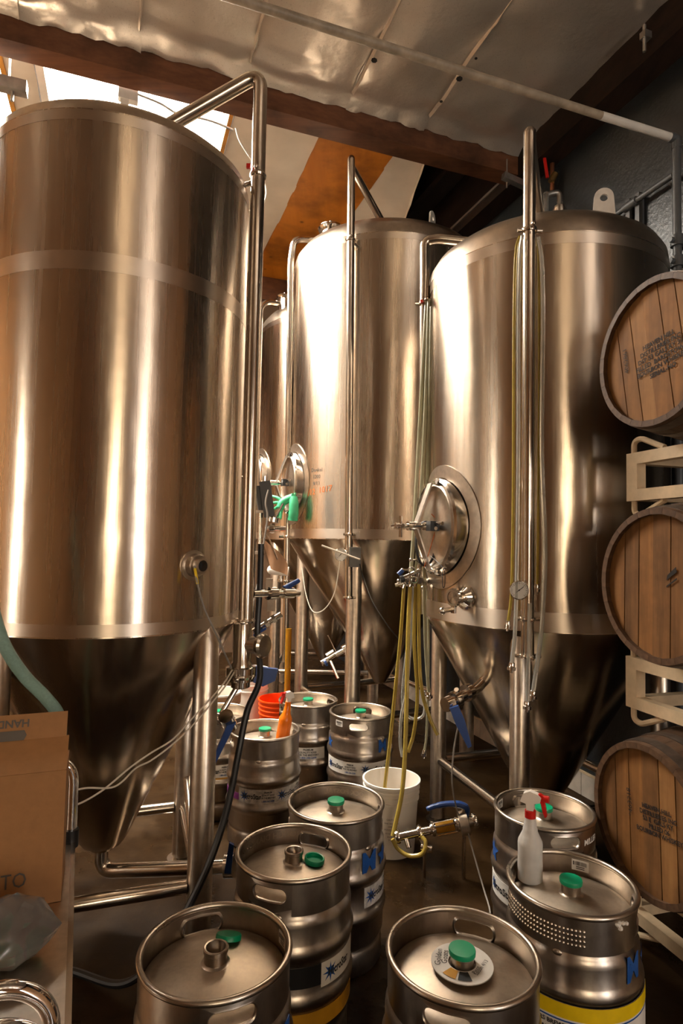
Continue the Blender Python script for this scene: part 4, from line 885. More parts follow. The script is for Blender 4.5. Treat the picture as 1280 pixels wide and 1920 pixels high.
mb = MB(); f = B2[1]; mb.prism([(0, 0), (0.045, 0.03), (0.042, 0.048), (0.005, 0.018)], f + B2[2] * 0.03 + B2[3] * 0.02, B2[2], B2[3], 0.001); mb.prism([(0, 0), (0.045, 0.03), (0.045, 0.036), (0.0, 0.005)], f + B2[2] * 0.03 + B2[3] * -0.005, B2[2], B2[3], 0.001)
part('char_mark', mb, 'barrel_ink', B2[0], flat=True, kind='stuff')
B3 = barrel((1.145, 2.269, 0.643), math.radians(-2), 'lowest oak barrel of the stack, head stencilled 463218', ('oak_head', 'oak_head_dark', 'oak_head_light', 'oak_head_dark', 'oak_head'), ('*463218', -0.10, 0.03), (('HEAVEN HILL', 'DISTILLERIES INC', '53 E  GALS KY', 'FILLED 06', 'BOURBON WHISKEY'), 0.03, 0.055, 0.023))
def rack(o, zb, zt, label, cradle_up=True):
    """steel barrel rack: front and rear frames of square tube, posts, and bent cradles above and below"""
    o = Vector((o[0], o[1], 0)); W = lambda u, v, z: o + BU * u + BV * v + EZ * z; r = root('barrel_rack', W(-0.36, 0.43, zb), label, 'barrel rack', 'steel barrel racks')
    A = (BU, BV, EZ); u0, u1 = -1.06, 0.345
    for v in (0.20, 0.66):
        part('rail', MB().box(W((u0 + u1) / 2, v, zt), (u1 - u0, 0.045, 0.048), A), 'cream_paint', r, flat=True)
        part('rail', MB().box(W((u0 + u1) / 2, v, zb), (u1 - u0, 0.045, 0.048), A), 'cream_paint', r, flat=True)
        for u in (u0 + 0.03, u1 - 0.03): part('post', MB().box(W(u, v, (zb + zt) / 2), (0.06, 0.045, zt - zb - 0.048), A), 'cream_paint', r, flat=True)
        for c_ in (0.0, -0.72):
            for s in (-1, 1):
                part('cradle', MB().tube(bend([W(c_ + s * 0.325, v, zt + 0.02), W(c_ + s * 0.325, v, zt + 0.075), W(c_ + s * 0.285, v, zt + 0.085), W(c_ + s * 0.16, v, zt + 0.028)], 0.02, 4), 0.012, 8), 'cream_paint', r)
                part('cradle', MB().tube(bend([W(c_ + s * 0.325, v, zb - 0.02), W(c_ + s * 0.325, v, zb - 0.075), W(c_ + s * 0.285, v, zb - 0.085), W(c_ + s * 0.16, v, zb - 0.028)], 0.02, 4), 0.012, 8), 'cream_paint', r)
    for u in (u0 + 0.03, u1 - 0.03):
        for z in (zb, zt): part('cross_rail', MB().box(W(u, 0.43, z), (0.045, 0.415, 0.045), A), 'cream_paint', r, flat=True)
    return r
rack((1.139, 2.195), 1.865, 2.02, 'cream steel rack between the top and middle barrels')
rack((1.135, 2.20), 1.005, 1.165, 'cream steel rack between the middle and lowest barrels')
rack((1.145, 2.26), 0.13, 0.29, 'cream steel rack on the floor under the lowest barrel')
# ------------------------------------------------------------------ hoses and wires
def hose(name, pts, r, mat, label, cat='hose', group=None, ends=None, n=10, sub=8):
    P = spline(pts, sub)
    if not ends: return single(name, MB().tube(P, r, n), mat, label, cat, group)
    zs = [p.z for p in P]; base = Vector((P[0].x, P[0].y, min(zs))); o = root(name, base, label, cat, group)
    part('tube', MB().tube(P, r, n), mat, o)
    for e in ends:
        p, q = (P[-1], P[-2]) if e > 0 else (P[0], P[1]); d = (p - q).normalized()
        part('coupling', MB().lathe([(r * 1.25, -0.012), (r * 1.5, -0.008), (r * 1.5, 0.006), (r * 2.1, 0.008), (r * 2.1, 0.022), (r * 0.8, 0.024), (r * 0.8, 0.034)], p, d, 12, True), 'steel_polished', o)
    return o
GY = 'brewing hoses hung beside the right tank'
hose('hanging_hose', [(0.462, 3.40, 3.037), (0.446, 3.402, 2.633), (0.424, 3.38, 2.161), (0.400, 3.34, 1.701), (0.384, 3.32, 1.479)], 0.011, 'hose_pale', 'pale hose running down from the right tank elbow, leftmost of three', group=GY)
hose('hanging_hose', [(0.474, 3.385, 3.037), (0.467, 3.385, 2.633), (0.451, 3.36, 2.161), (0.429, 3.34, 1.762), (0.416, 3.325, 1.489)], 0.011, 'hose_pale', 'pale hose running down from the right tank elbow, middle of three', group=GY)
hose('hanging_hose', [(0.487, 3.37, 2.987), (0.484, 3.37, 2.565), (0.475, 3.36, 2.007), (0.460, 3.32, 1.495), (0.470, 3.32, 1.118), (0.493, 3.33, 0.831)], 0.010, 'hose_pale', 'pale hose running down beside the right tank door, rightmost of three', group=GY, ends=(1,))
hose('hanging_hose', [(0.349, 3.322, 1.408), (0.335, 3.323, 1.148), (0.308, 3.316, 0.834), (0.286, 3.318, 0.578), (0.261, 3.32, 0.324), (0.252, 3.351, 0.10)], 0.010, 'hose_yellow', 'yellow hose hanging into the left of the white bucket', group=GY)
hose('hanging_hose', [(0.380, 3.30, 1.415), (0.367, 3.25, 1.178), (0.359, 3.20, 0.844), (0.350, 3.16, 0.576), (0.334, 3.13, 0.388), (0.301, 3.105, 0.24), (0.287, 3.087, 0.189)], 0.0115, 'hose_yellow', 'yellow hose passing in front of the white bucket to the floor valve', group=GY)
hose('hanging_hose', [(0.400, 3.336, 1.414), (0.395, 3.37, 1.118), (0.379, 3.40, 0.83), (0.356, 3.42, 0.686), (0.352, 3.43, 0.543), (0.365, 3.43, 0.46)], 0.009, 'hose_clear', 'clear hose ending above the back of the white bucket', group=GY)
hose('hanging_hose', [(0.424, 3.273, 1.427), (0.428, 3.272, 1.129), (0.445, 3.27, 0.876), (0.489, 3.264, 0.725), (0.531, 3.257, 0.636)], 0.010, 'hose_yellow', 'yellow hose whose lower end swings to the right', group=GY)
hose('hanging_hose', [(0.410, 3.295, 1.411), (0.405, 3.295, 1.125), (0.426, 3.293, 0.842), (0.412, 3.294, 0.644), (0.382, 3.298, 0.53)], 0.010, 'hose_yellow', 'yellow hose whose cut end hangs over the white bucket rim', group=GY)
hose('hanging_hose', [(0.396, 3.40, 1.405), (0.386, 3.43, 1.111), (0.364, 3.45, 0.819), (0.374, 3.45, 0.704), (0.432, 3.45, 0.661), (0.484, 3.44, 0.696), (0.482, 3.44, 0.82)], 0.008, 'hose_clear', 'clear hose curled in a low loop behind the yellow ones', group=GY)
hose('hanging_hose', [(0.486, 3.385, 1.383), (0.496, 3.384, 1.112), (0.493, 3.364, 0.826), (0.488, 3.365, 0.595), (0.477, 3.366, 0.509)], 0.007, 'hose_pale', 'thin pale hose with a steel end fitting beside the right tank leg', group=GY, ends=(1,))
GC = 'hoses draped along the front pipe of the right tank'
hose('draped_hose', [(0.800, 2.735, 3.075), (0.782, 2.735, 2.993), (0.775, 2.732, 2.686), (0.776, 2.732, 1.942), (0.772, 2.735, 1.458), (0.757, 2.738, 1.294)], 0.007, 'hose_yellow', 'thin yellowed hose on the left of the right tank front pipe', group=GC, ends=(1,))
hose('draped_hose', [(0.806, 2.715, 3.069), (0.795, 2.715, 2.979), (0.790, 2.712, 2.685), (0.792, 2.712, 1.942), (0.784, 2.71, 1.339), (0.767, 2.71, 1.115)], 0.009, 'hose_clear', 'clear hose on the left of the right tank front pipe', group=GC, ends=(1,))
hose('draped_hose', [(0.884, 2.73, 3.068), (0.898, 2.725, 2.957), (0.903, 2.72, 2.684), (0.900, 2.72, 2.066), (0.912, 2.705, 1.636), (0.900, 2.70, 1.343), (0.885, 2.70, 1.19), (0.858, 2.70, 0.996)], 0.010, 'hose_clear', 'long clear hose bowing out on the right of the right tank front pipe', group=GC, ends=(1,))
hose('draped_hose', [(0.889, 2.762, 3.083), (0.896, 2.755, 2.946), (0.898, 2.75, 2.441), (0.895, 2.75, 1.823), (0.893, 2.755, 1.459)], 0.006, 'hose_yellow', 'short yellow hose ending beside the right tank gauge', group=GC, ends=(1,))
hose('draped_hose', [(0.839, 2.690, 1.392), (0.837, 2.690, 1.274), (0.834, 2.690, 1.11), (0.830, 2.690, 0.952)], 0.009, 'hose_clear', 'short clear hose hanging in front of the right tank leg', group=GC, ends=(1,))
hose('black_hose', [(-0.366, 2.78, 1.628), (-0.366, 2.78, 1.433), (-0.37, 2.765, 1.218), (-0.345, 2.70, 1.038), (-0.385, 2.62, 0.915), (-0.41, 2.567, 0.749), (-0.423, 2.484, 0.622), (-0.443, 2.40, 0.516), (-0.482, 2.34, 0.40), (-0.546, 2.28, 0.27), (-0.63, 2.24, 0.14), (-0.762, 2.26, 0.04), (-0.99, 2.36, 0.015), (-1.15, 2.35, 0.014)], 0.014, 'black_rubber', 'black rubber hose dropping past the left tank leg to the floor')
hose('signal_wire', [(-0.924, 2.106, 0.77), (-0.863, 2.132, 0.779), (-0.781, 2.185, 0.765), (-0.722, 2.226, 0.815), (-0.673, 2.252, 0.836), (-0.601, 2.303, 0.887), (-0.536, 2.36, 0.951), (-0.478, 2.413, 1.023), (-0.452, 2.479, 1.058), (-0.440, 2.583, 1.085)], 0.0032, 'wire_white', 'white wire sagging across the left tank cone, lower of two at the box', 'wire', 'wires across the left tank', n=6)
hose('signal_wire', [(-0.923, 2.107, 0.727), (-0.877, 2.126, 0.73), (-0.814, 2.173, 0.76), (-0.739, 2.215, 0.821), (-0.674, 2.246, 0.864), (-0.61, 2.295, 0.898), (-0.552, 2.350, 0.962), (-0.488, 2.405, 1.032), (-0.46, 2.472, 1.067), (-0.448, 2.583, 1.095)], 0.0032, 'wire_white', 'white wire crossing its twin in front of the left tank cone, uppermost at mid span', 'wire', 'wires across the left tank', n=6)
pw = hose('probe_wire', [(-0.560, 2.330, 1.541), (-0.54, 2.310, 1.472), (-0.518, 2.340, 1.378), (-0.482, 2.38, 1.282), (-0.455, 2.459, 1.181), (-0.448, 2.562, 1.11)], 0.004, 'wire_grey', 'grey probe wire hanging from the left tank round port', 'wire', n=6)
part('yellow_sleeve', MB().tube(spline([(-0.557, 2.326, 1.531), (-0.548, 2.316, 1.502), (-0.541, 2.311, 1.474)], 4), 0.0052, 8), 'yellow_sticker', pw)
hose('braided_hose', [(-1.06, 1.76, 1.75), (-1.01, 1.735, 1.526), (-0.98, 1.722, 1.437), (-0.935, 1.711, 1.336), (-0.895, 1.745, 1.247), (-0.838, 1.765, 1.178), (-0.805, 1.78, 1.12), (-0.82, 1.82, 1.03), (-0.90, 1.92, 0.90), (-0.98, 1.98, 0.60), (-1.02, 2.0, 0.30), (-1.05, 2.02, 0.02)], 0.0175, 'hose_green', 'pale green braided hose at the left edge, behind the cardboard box', n=14)
hose('probe_wire', [(-0.004, 4.095, 1.517), (-0.036, 4.1, 1.308), (-0.102, 4.119, 1.191), (-0.181, 4.18, 1.166), (-0.237, 4.28, 1.27), (-0.277, 4.38, 1.453)], 0.0035, 'wire_white', 'thin white wire looping from the middle tank gauge', 'wire', n=6)
hose('probe_wire', [(0.13, 4.12, 1.50), (0.16, 4.15, 1.40), (0.22, 4.10, 1.25), (0.32, 4.08, 1.10), (0.42, 4.15, 0.98)], 0.004, 'black_rubber', 'thin black wire trailing from the middle tank control box', 'wire', n=6)
hose('probe_wire', [(0.590, 2.945, 0.83), (0.567, 2.98, 0.661), (0.564, 3.01, 0.497), (0.590, 3.035, 0.36), (0.615, 3.05, 0.30), (0.638, 3.034, 0.271), (0.67, 2.975, 0.15), (0.695, 2.90, 0.05), (0.70, 2.80, 0.012), (0.68, 2.72, 0.01)], 0.004, 'wire_grey', 'grey wire from the blue butterfly handle down to the floor valve', 'wire', n=6)

# hose manifold tied at the left of the right tank
mf = root('hose_manifold', (0.40, 3.33, 1.38), 'cluster of small steel valves and clamps where the yellow hoses join', 'valve')
for (p, q, rr) in (((0.34, 3.325, 1.40), (0.36, 3.33, 1.46), 0.016), ((0.375, 3.30, 1.41), (0.39, 3.305, 1.49), 0.017), ((0.41, 3.31, 1.41), (0.43, 3.30, 1.53), 0.016), ((0.33, 3.30, 1.45), (0.43, 3.29, 1.50), 0.012), ((0.30, 3.31, 1.415), (0.345, 3.31, 1.43), 0.010), ((0.44, 3.31, 1.44), (0.49, 3.38, 1.44), 0.020)):
    part('fitting', MB().cyl(p, q, rr, 14), 'steel_polished', mf)
for p in ((0.385, 3.285, 1.50), (0.40, 3.28, 1.45), (0.365, 3.285, 1.44), (0.43, 3.285, 1.555)):
    part('clamp', clamp_ring(MB(), p, (0.3, 1, 0.4), 0.020, 0.012, 14), 'steel_polished', mf)
part('blue_knob', MB().cyl((0.315, 3.30, 1.475), (0.34, 3.30, 1.50), 0.012, 12), 'blue_handle', mf); part('black_knob', MB().cyl((0.325, 3.29, 1.45), (0.345, 3.29, 1.455), 0.020, 12), 'black_plastic', mf)
C_ = Vector((0.445, 3.20, 1.655))
hose('cable_coil', [C_ + Vector((0.05 * math.cos(t), -0.01 + 0.012 * math.sin(3 * t), 0.115 * math.sin(t) - 0.01)) for t in [PI / 2 + 2 * PI * i / 16 for i in range(30)]], 0.0065, 'black_rubber', 'coil of thin black cable hung on the right tank door screw', 'cable', sub=4)
hose('cable_tail', [(0.47, 3.18, 1.58), (0.50, 3.12, 1.55), (0.525, 3.07, 1.51), (0.527, 3.06, 1.44), (0.518, 3.065, 1.43), (0.516, 3.07, 1.50), (0.525, 3.08, 1.52)], 0.0022, 'black_rubber', 'thin dark wire loop dangling against the right tank door ring', 'cable', n=6)
hose('orange_wire', [(0.47, 3.16, 1.80), (0.50, 3.13, 1.76), (0.49, 3.14, 1.72), (0.46, 3.16, 1.60), (0.44, 3.20, 1.52)], 0.0022, 'orange_marker', 'thin orange wire tangled on the right tank door screw', 'wire', n=6)

# ------------------------------------------------------------------ valve assembly on the floor, with sight glass
vx0, vx1 = Vector((0.30, 3.084, 0.185)), Vector((0.70, 3.062, 0.285)); vd = (vx1 - vx0).normalized()
va = root('floor_valve', (0.5, 3.07, 0.0), 'steel valve assembly with sight glass and blue handle lying beside the white bucket', 'valve'); at_ = lambda t: vx0 + (vx1 - vx0) * t
part('pipe_run', MB().cyl(at_(0.05), at_(0.50), 0.020, 16), 'steel_polished', va)
for t in (0.03, 0.30, 0.46, 0.76, 0.97): part('clamp', clamp_ring(MB(), at_(t), vd, 0.030, 0.020, 18), 'steel_polished', va)
part('branch', MB().cyl(at_(0.30), at_(0.36) + Vector((0, -0.03, -0.06)), 0.015, 12).cyl(at_(0.36) + Vector((-0.02, -0.03, -0.065)), at_(0.36) + Vector((0.03, -0.05, -0.065)), 0.018, 12), 'steel_polished', va)
part('branch', MB().cyl(at_(0.12), at_(0.16) + Vector((0, -0.03, -0.05)), 0.013, 12), 'steel_polished', va)
part('sight_glass', MB().cyl(at_(0.50), at_(0.72), 0.024, 20), 'amber_glass', va, 'amber sight glass')
for k in range(3):
    a = 2 * PI * k / 3 + 0.4; x, y, _ = frame_of(vd); d = x * (0.034 * math.cos(a)) + y * (0.034 * math.sin(a)); part('tie_rod', MB().cyl(at_(0.48) + d, at_(0.75) + d, 0.004, 8), 'steel_polished', va)
part('valve_body', MB().lathe([(0.03, -0.024), (0.056, -0.02), (0.056, 0.02), (0.03, 0.024)], at_(0.84), vd, 24, True).cyl(at_(0.84), at_(1.0), 0.020, 14).cyl(at_(0.84), at_(0.84) + EZ * 0.08, 0.012, 12), 'steel_satin', va)
part('support_leg', MB().cyl(at_(0.84) - EZ * 0.04, (at_(0.84).x, at_(0.84).y, 0.0), 0.010, 10), 'steel_pipe', va); part('support_leg', MB().cyl(at_(0.36) - EZ * 0.02, (at_(0.36).x, at_(0.36).y, 0.0), 0.008, 10), 'steel_pipe', va)
part('valve_handle', MB().tube(spline([at_(0.86) + EZ * 0.03, at_(0.86) + EZ * 0.075, at_(0.70) + EZ * 0.105, at_(0.50) + EZ * 0.112, at_(0.38) + EZ * 0.105], 6), [0.016] * 6 + [0.017] * 6 + [0.014] * 6 + [0.012] * 6 + [0.009], 10), 'blue_handle', va, 'worn dark blue lever handle')
hose('floor_hose', [(0.282, 3.05, 0.193), (0.309, 3.044, 0.15), (0.359, 3.02, 0.13), (0.421, 3.00, 0.15), (0.44, 3.01, 0.196), (0.425, 3.03, 0.215)], 0.010, 'hose_yellow', 'short yellow hose curled under the floor valve')

# ------------------------------------------------------------------ things hung on and around the tanks
# rubber glove draped over the middle tank's door yoke
g0 = Vector((-0.372, 4.53, 1.915)); gl = root('rubber_glove', g0 - EZ * 0.12, 'green rubber glove hanging over the lower arm of the middle tank door', 'glove')
n2 = (Q2(0, 0, 1) - Q2(0, 0, 0)); u2 = (Q2(1, 0, 0) - Q2(0, 0, 0))
cuffp = [g0 + n2 * 0.0 + u2 * 0.035 + EZ * 0.06, g0 + u2 * 0.045 + EZ * 0.0, g0 + u2 * 0.045 - EZ * 0.06, g0 + u2 * 0.03 - EZ * 0.11]
part('cuff', MB().tube(spline(cuffp, 6), [0.028, 0.030, 0.032, 0.033, 0.034, 0.035] + [0.036] * 6 + [0.037] * 6 + [0.039], 18), 'glove_rubber', gl)
pal = [g0 + u2 * 0.035 + EZ * 0.06, g0 + n2 * 0.03 + u2 * 0.0 + EZ * 0.045, g0 + n2 * 0.07 - u2 * 0.02 + EZ * 0.015, g0 + n2 * 0.085 - u2 * 0.025 - EZ * 0.03]
part('palm', MB().tube(spline(pal, 5), [0.028] * 5 + [0.030] * 5 + [0.030] * 5 + [0.022], 14), 'glove_rubber', gl)
for i, (du, dn, dz, L_) in enumerate(((-0.05, 0.05, 0.045, 0.9), (-0.065, 0.06, 0.0, 1.1), (-0.055, 0.05, -0.04, 1.1), (-0.03, 0.02, -0.07, 1.0), (0.0, 0.01, -0.075, 0.85))):
    b0 = pal[2] + EZ * (0.012 - 0.010 * i); part('finger', MB().tube(spline([b0, b0 + (n2 * dn + u2 * du + EZ * dz) * 0.7 * L_, b0 + (n2 * dn * 1.1 + u2 * du * 1.3 + EZ * (dz - 0.01)) * 1.35 * L_], 6), [0.012] * 6 + [0.0105] * 6 + [0.007], 10), 'glove_rubber', gl)
# black controller box on a clamp stand in the gap between left and middle tanks
cb = root('controller_box', (-0.53, 4.18, 1.55), 'black plastic controller box on a clamp stand beside the left tank pipe', 'control box')
part('box_body', MB().box((-0.558, 4.22, 1.935), (0.075, 0.10, 0.185), (Vector((0.96, 0.2, 0.18)).normalized(), Vector((-0.2, 0.98, 0)), Vector((-0.18, 0, 0.98)))), 'black_plastic', cb)
part('box_lid', MB().box((-0.513, 4.16, 1.93), (0.075, 0.10, 0.245), (Vector((0.97, 0.1, 0.16)).normalized(), Vector((-0.1, 0.99, 0)), Vector((-0.16, 0, 0.98)))), 'black_plastic', cb)
part('stand_rod', MB().cyl((-0.56, 4.19, 1.50), (-0.56, 4.19, 1.84), 0.016, 12), 'steel_pipe', cb); part('stand_plate', MB().box((-0.56, 4.19, 1.845), (0.085, 0.06, 0.016)), 'steel_satin', cb); part('stand_plate', MB().box((-0.57, 4.19, 1.56), (0.085, 0.06, 0.02)), 'steel_satin', cb)
part('clamp_ring', MB().lathe([(0.036, -0.02), (0.05, -0.016), (0.05, 0.016), (0.036, 0.02)], (-0.47, 4.16, 1.79), (0.15, 0, 1), 20, True), 'steel_polished', cb)
part('clamp_screw', MB().cyl((-0.52, 4.14, 1.73), (-0.38, 4.15, 1.73), 0.016, 12).cyl((-0.485, 4.14, 1.73), (-0.455, 4.14, 1.73), 0.034, 16), 'steel_polished', cb)
part('clamp_lever', MB().cyl((-0.45, 4.12, 1.80), (-0.40, 4.12, 1.90), 0.008, 10), 'steel_polished', cb)
hose('grey_cable', [(-0.50, 4.10, 1.99), (-0.515, 4.09, 1.90), (-0.50, 4.09, 1.80), (-0.525, 4.10, 1.60), (-0.535, 4.10, 1.45), (-0.57, 4.05, 1.25), (-0.60, 4.0, 1.0)], 0.006, 'wire_grey', 'grey cable from the black controller box running down', 'cable', n=8)
# brown paper towel hung below it
ls = []
for j in range(9):
    t = j / 8; row = []
    for i in range(9):
        s = i / 8; x = -0.535 + 0.06 * t + (0.115 + 0.03 * math.sin(PI * t)) * s; y = 4.12 + 0.018 * math.sin(s * 9 + t * 2); z = 1.66 - 0.09 * s - (0.205 - 0.05 * s) * t; row.append(Vector((x, y, z)))
    ls.append(row)
back = [[p + Vector((0, 0.003, 0)) for p in row] for row in ls]
mb = MB(); mb.loops(ls, False); mb.loops(back, False); single('paper_towel', mb, 'brown_paper', 'brown paper towel hanging below the black controller box', 'paper towel', sharp=2)
single('steel_rod', MB().tube(spline([(-0.505, 4.10, 1.70), (-0.47, 4.10, 1.62), (-0.425, 4.10, 1.52)], 5), 0.006, 8), 'steel_polished', 'thin steel rod slanting across the brown paper towel', 'rod')
# sampling wand clipped in the gap
wd = root('sample_wand', (-0.42, 2.99, 1.19), 'steel sampling wand with blue lever in the gap below the instrument arm', 'valve')
part('tube', MB().cyl((-0.42, 2.99, 1.20), (-0.285, 2.99, 1.285), 0.014, 12), 'steel_polished', wd)
for t in (0.25, 0.5, 0.75): part('nut', MB().lathe([(0.022, -0.01), (0.022, 0.01)], (-0.42 + 0.135 * t, 2.99, 1.20 + 0.085 * t), (0.135, 0, 0.085), 6, True), 'steel_polished', wd)
part('lever', MB().box((-0.385, 2.97, 1.200), (0.07, 0.012, 0.012), (Vector((0.85, 0, 0.53)), Vector((0, 1, 0)), Vector((-0.53, 0, 0.85)))), 'blue_handle', wd)
# pale pressure valve on the second pipe of the middle tank
pv = root('relief_valve', (-0.46, 4.70, 1.33), 'short fat steel relief valve on the left pipe of the middle tank', 'valve')
part('valve_body', MB().cyl((-0.53, 4.70, 1.42), (-0.40, 4.70, 1.41), 0.036, 18).sphere((-0.53, 4.70, 1.42), 0.036, 14, 10), 'white_paint', pv); part('stem', MB().cyl((-0.46, 4.70, 1.33), (-0.46, 4.70, 1.50), 0.016, 12), 'steel_polished', pv); part('lock_ring', MB().lathe([(0.026, -0.008), (0.026, 0.008)], (-0.46, 4.70, 1.345), n=14, cap=True), 'steel_polished', pv)
# dark blue valve cover behind the left tank's tee
single('blue_valve_cover', MB().prism([(0, 0), (0.10, -0.02), (0.165, -0.03), (0.15, -0.085), (0.09, -0.11), (0.02, -0.075)], (-0.46, 2.98, 1.045), (0.95, 0.3, 0), (0, 0, 1), 0.03), 'blue_handle', 'dark blue valve cover behind the left tank pipe tee', 'valve cover')
# marker writing on the tanks
def tank_text(t, C, r, az_deg, z, lines, size, mat, tilt=0.0):
    mb = MB()
    for i, s_ in enumerate(lines): text_cyl(mb, s_, size, (C[0], C[1], 0), r + 0.0015, math.radians(az_deg), z - size * 1.25 * i, 1.0, False, tilt)
    part('marker_writing', mb, mat, t, flat=True, kind='stuff')
tank_text(T2, C2, R2, 180 + 90 - 3.9 - 39, 2.17, ('Dunkel', '1200', '9/13'), 0.040, 'faded_ink'); tank_text(T2, C2, R2, 180 + 90 - 3.9 - 38, 2.015, ('9/12  1017',), 0.062, 'orange_marker', 0.12)

# ------------------------------------------------------------------ cart, box and bag at lower left
cd = Vector((0.393, -0.919, 0)); cn = Vector((-0.919, -0.393, 0)); co = Vector((-0.774, 1.848, 0)); ct = root('steel_cart', co + cd * 0.5 + cn * 0.30, 'stainless steel cart at lower left carrying the cardboard box', 'cart'); CF = (cd, cn, EZ)
W = lambda a_, b_, z: co + cd * a_ + cn * b_ + EZ * z
part('deck', MB().box(W(0.60, 0.30, 0.735), (1.20, 0.60, 0.03), CF), 'steel_satin', ct, flat=True)
for b_ in (0.004, 0.596): part('deck_edge', MB().box(W(0.60, b_, 0.742), (1.20, 0.012, 0.022), CF), 'steel_pipe', ct, flat=True)
for a_ in (0.04, 1.16):
    for b_ in (0.04, 0.56): part('leg', MB().cyl(W(a_, b_, 0.08), W(a_, b_, 0.72), 0.016, 14), 'steel_pipe', ct); part('caster', MB().cyl(W(a_ - 0.0, b_ - 0.015, 0.045), W(a_, b_ + 0.015, 0.045), 0.045, 20), 'black_rubber', ct)
part('lower_shelf', MB().box(W(0.60, 0.30, 0.25), (1.14, 0.54, 0.02), CF), 'steel_satin', ct, flat=True)
part('push_handle', MB().tube(bend([W(0.02, 0.010, 0.75), W(0.02, 0.010, 0.99), W(0.02, 0.59, 0.99), W(0.02, 0.59, 0.75)], 0.075, 10), 0.015, 18), 'chrome', ct, 'chrome push handle'); part('handle_socket', MB().cyl(W(0.02, 0.010, 0.735), W(0.02, 0.010, 0.785), 0.021, 16), 'black_rubber', ct)
part('handle_socket', MB().cyl(W(0.02, 0.59, 0.735), W(0.02, 0.59, 0.785), 0.021, 16), 'black_rubber', ct)
for k, a_ in ((0, 0.855), (1, 0.90)): part('push_handle', MB().tube(bend([W(a_ + 0.02, 0.03, 0.75), W(a_, 0.03, 0.86 - 0.03 * k), W(a_, 0.08, 0.905 - 0.03 * k), W(a_, 0.50, 0.915 - 0.03 * k), W(a_, 0.57, 0.75)], 0.05, 7), 0.014, 16), 'chrome', ct, 'chrome rail at the near end')
# cardboard box
bx = root('cardboard_box', (-0.86, 1.60, 0.75), 'brown cardboard box with a loose top flap on the steel cart', 'box')
bu = Vector((0.930, 0.365, 0)).normalized(); bvv = Vector((-0.365, 0.930, 0)).normalized(); b0 = Vector((-0.668, 1.530, 0.751)); BX = lambda x, y, z: b0 - bu * x + bvv * y + EZ * z
bw, bd_, bh = 0.40, 0.15, 0.315
part('front_panel', MB().box(BX(bw / 2, 0.002, bh / 2), (bw, 0.005, bh), (bu, bvv, EZ)), 'cardboard', bx, flat=True); part('rear_panel', MB().box(BX(bw / 2, bd_, bh / 2), (bw, 0.005, bh), (bu, bvv, EZ)), 'cardboard', bx, flat=True)
for x in (0.0025, bw - 0.0025): part('side_panel', MB().box(BX(x, bd_ / 2, bh / 2), (0.005, bd_, bh), (bu, bvv, EZ)), 'cardboard', bx, flat=True)
part('base_panel', MB().box(BX(bw / 2, bd_ / 2, 0.004), (bw, bd_, 0.005), (bu, bvv, EZ)), 'cardboard', bx, flat=True)
fl = Vector((0, 0.86, 0.50)); fl = (bvv * 0.80 + EZ * 0.60).normalized(); part('top_flap', MB().box(BX(bw / 2, 0.0, bh) + fl * 0.05, (bw, 0.10, 0.004), (bu, fl, bu.cross(fl))), 'cardboard', bx, flat=True)
fl2 = (bvv * 0.35 + EZ * 0.94).normalized(); part('top_flap', MB().box(BX(bw / 2 + 0.006, 0.078, bh + 0.058) + fl2 * 0.032, (bw, 0.064, 0.004), (bu, fl2, bu.cross(fl2))), 'cardboard', bx, flat=True)
q0 = BX(0.115, 0.078, bh + 0.058) + fl2 * 0.032 - bvv * 0.0045
mb = text_flat(MB(), 'HANDLE', 0.026, q0 + fl2 * 0.012 - bu * 0.03, -bu, -fl2, 1.0, True); mb.prism([(-0.03, -0.012), (0.03, -0.012), (0.036, 0.0), (0.03, 0.012), (-0.03, 0.012)], q0 - fl2 * 0.018 - bu * 0.02, bu, fl2, 0.0006); part('printing', mb, 'faded_ink', bx, flat=True, kind='stuff')
part('printing', text_flat(MB(), 'SHIP TO', 0.050, BX(0.150, -0.0025, 0.065), bu, EZ, 0.8), 'faded_ink', bx, flat=True, kind='stuff')
# plastic bag with green contents
bgc = Vector((-0.68, 1.315, 0.752)); bg = root('plastic_bag', bgc, 'crumpled clear plastic bag with green contents, on the cart beside the box', 'bag')
ls = []
for j in range(1, 10):
    t = PI * j / 10; row = []
    for i in range(20):
        a = 2 * PI * i / 20; q = 1 + 0.22 * noise.noise(Vector((math.cos(a) * 2, math.sin(a) * 2, t * 1.5))); row.append(bgc + Vector((0.085 * math.sin(t) * math.cos(a) * q, 0.085 * math.sin(t) * math.sin(a) * q, 0.06 + 0.06 * math.cos(t) * (1 + 0.3 * noise.noise(Vector((a, t, 4)))))))
    ls.append(row)
part('film', MB().loops(ls, True, True, True), 'plastic_film', bg, sharp=0.5)
for (x, y) in ((0.0, -0.02), (0.035, 0.02), (-0.04, 0.015)): part('green_cap', MB().lathe([(0.0, 0.0), (0.025, 0.0), (0.025, 0.010), (0.0, 0.011)], bgc + Vector((x, y, 0.02)), (x * 6, y * 6, 1), 20), 'green_plastic', bg)

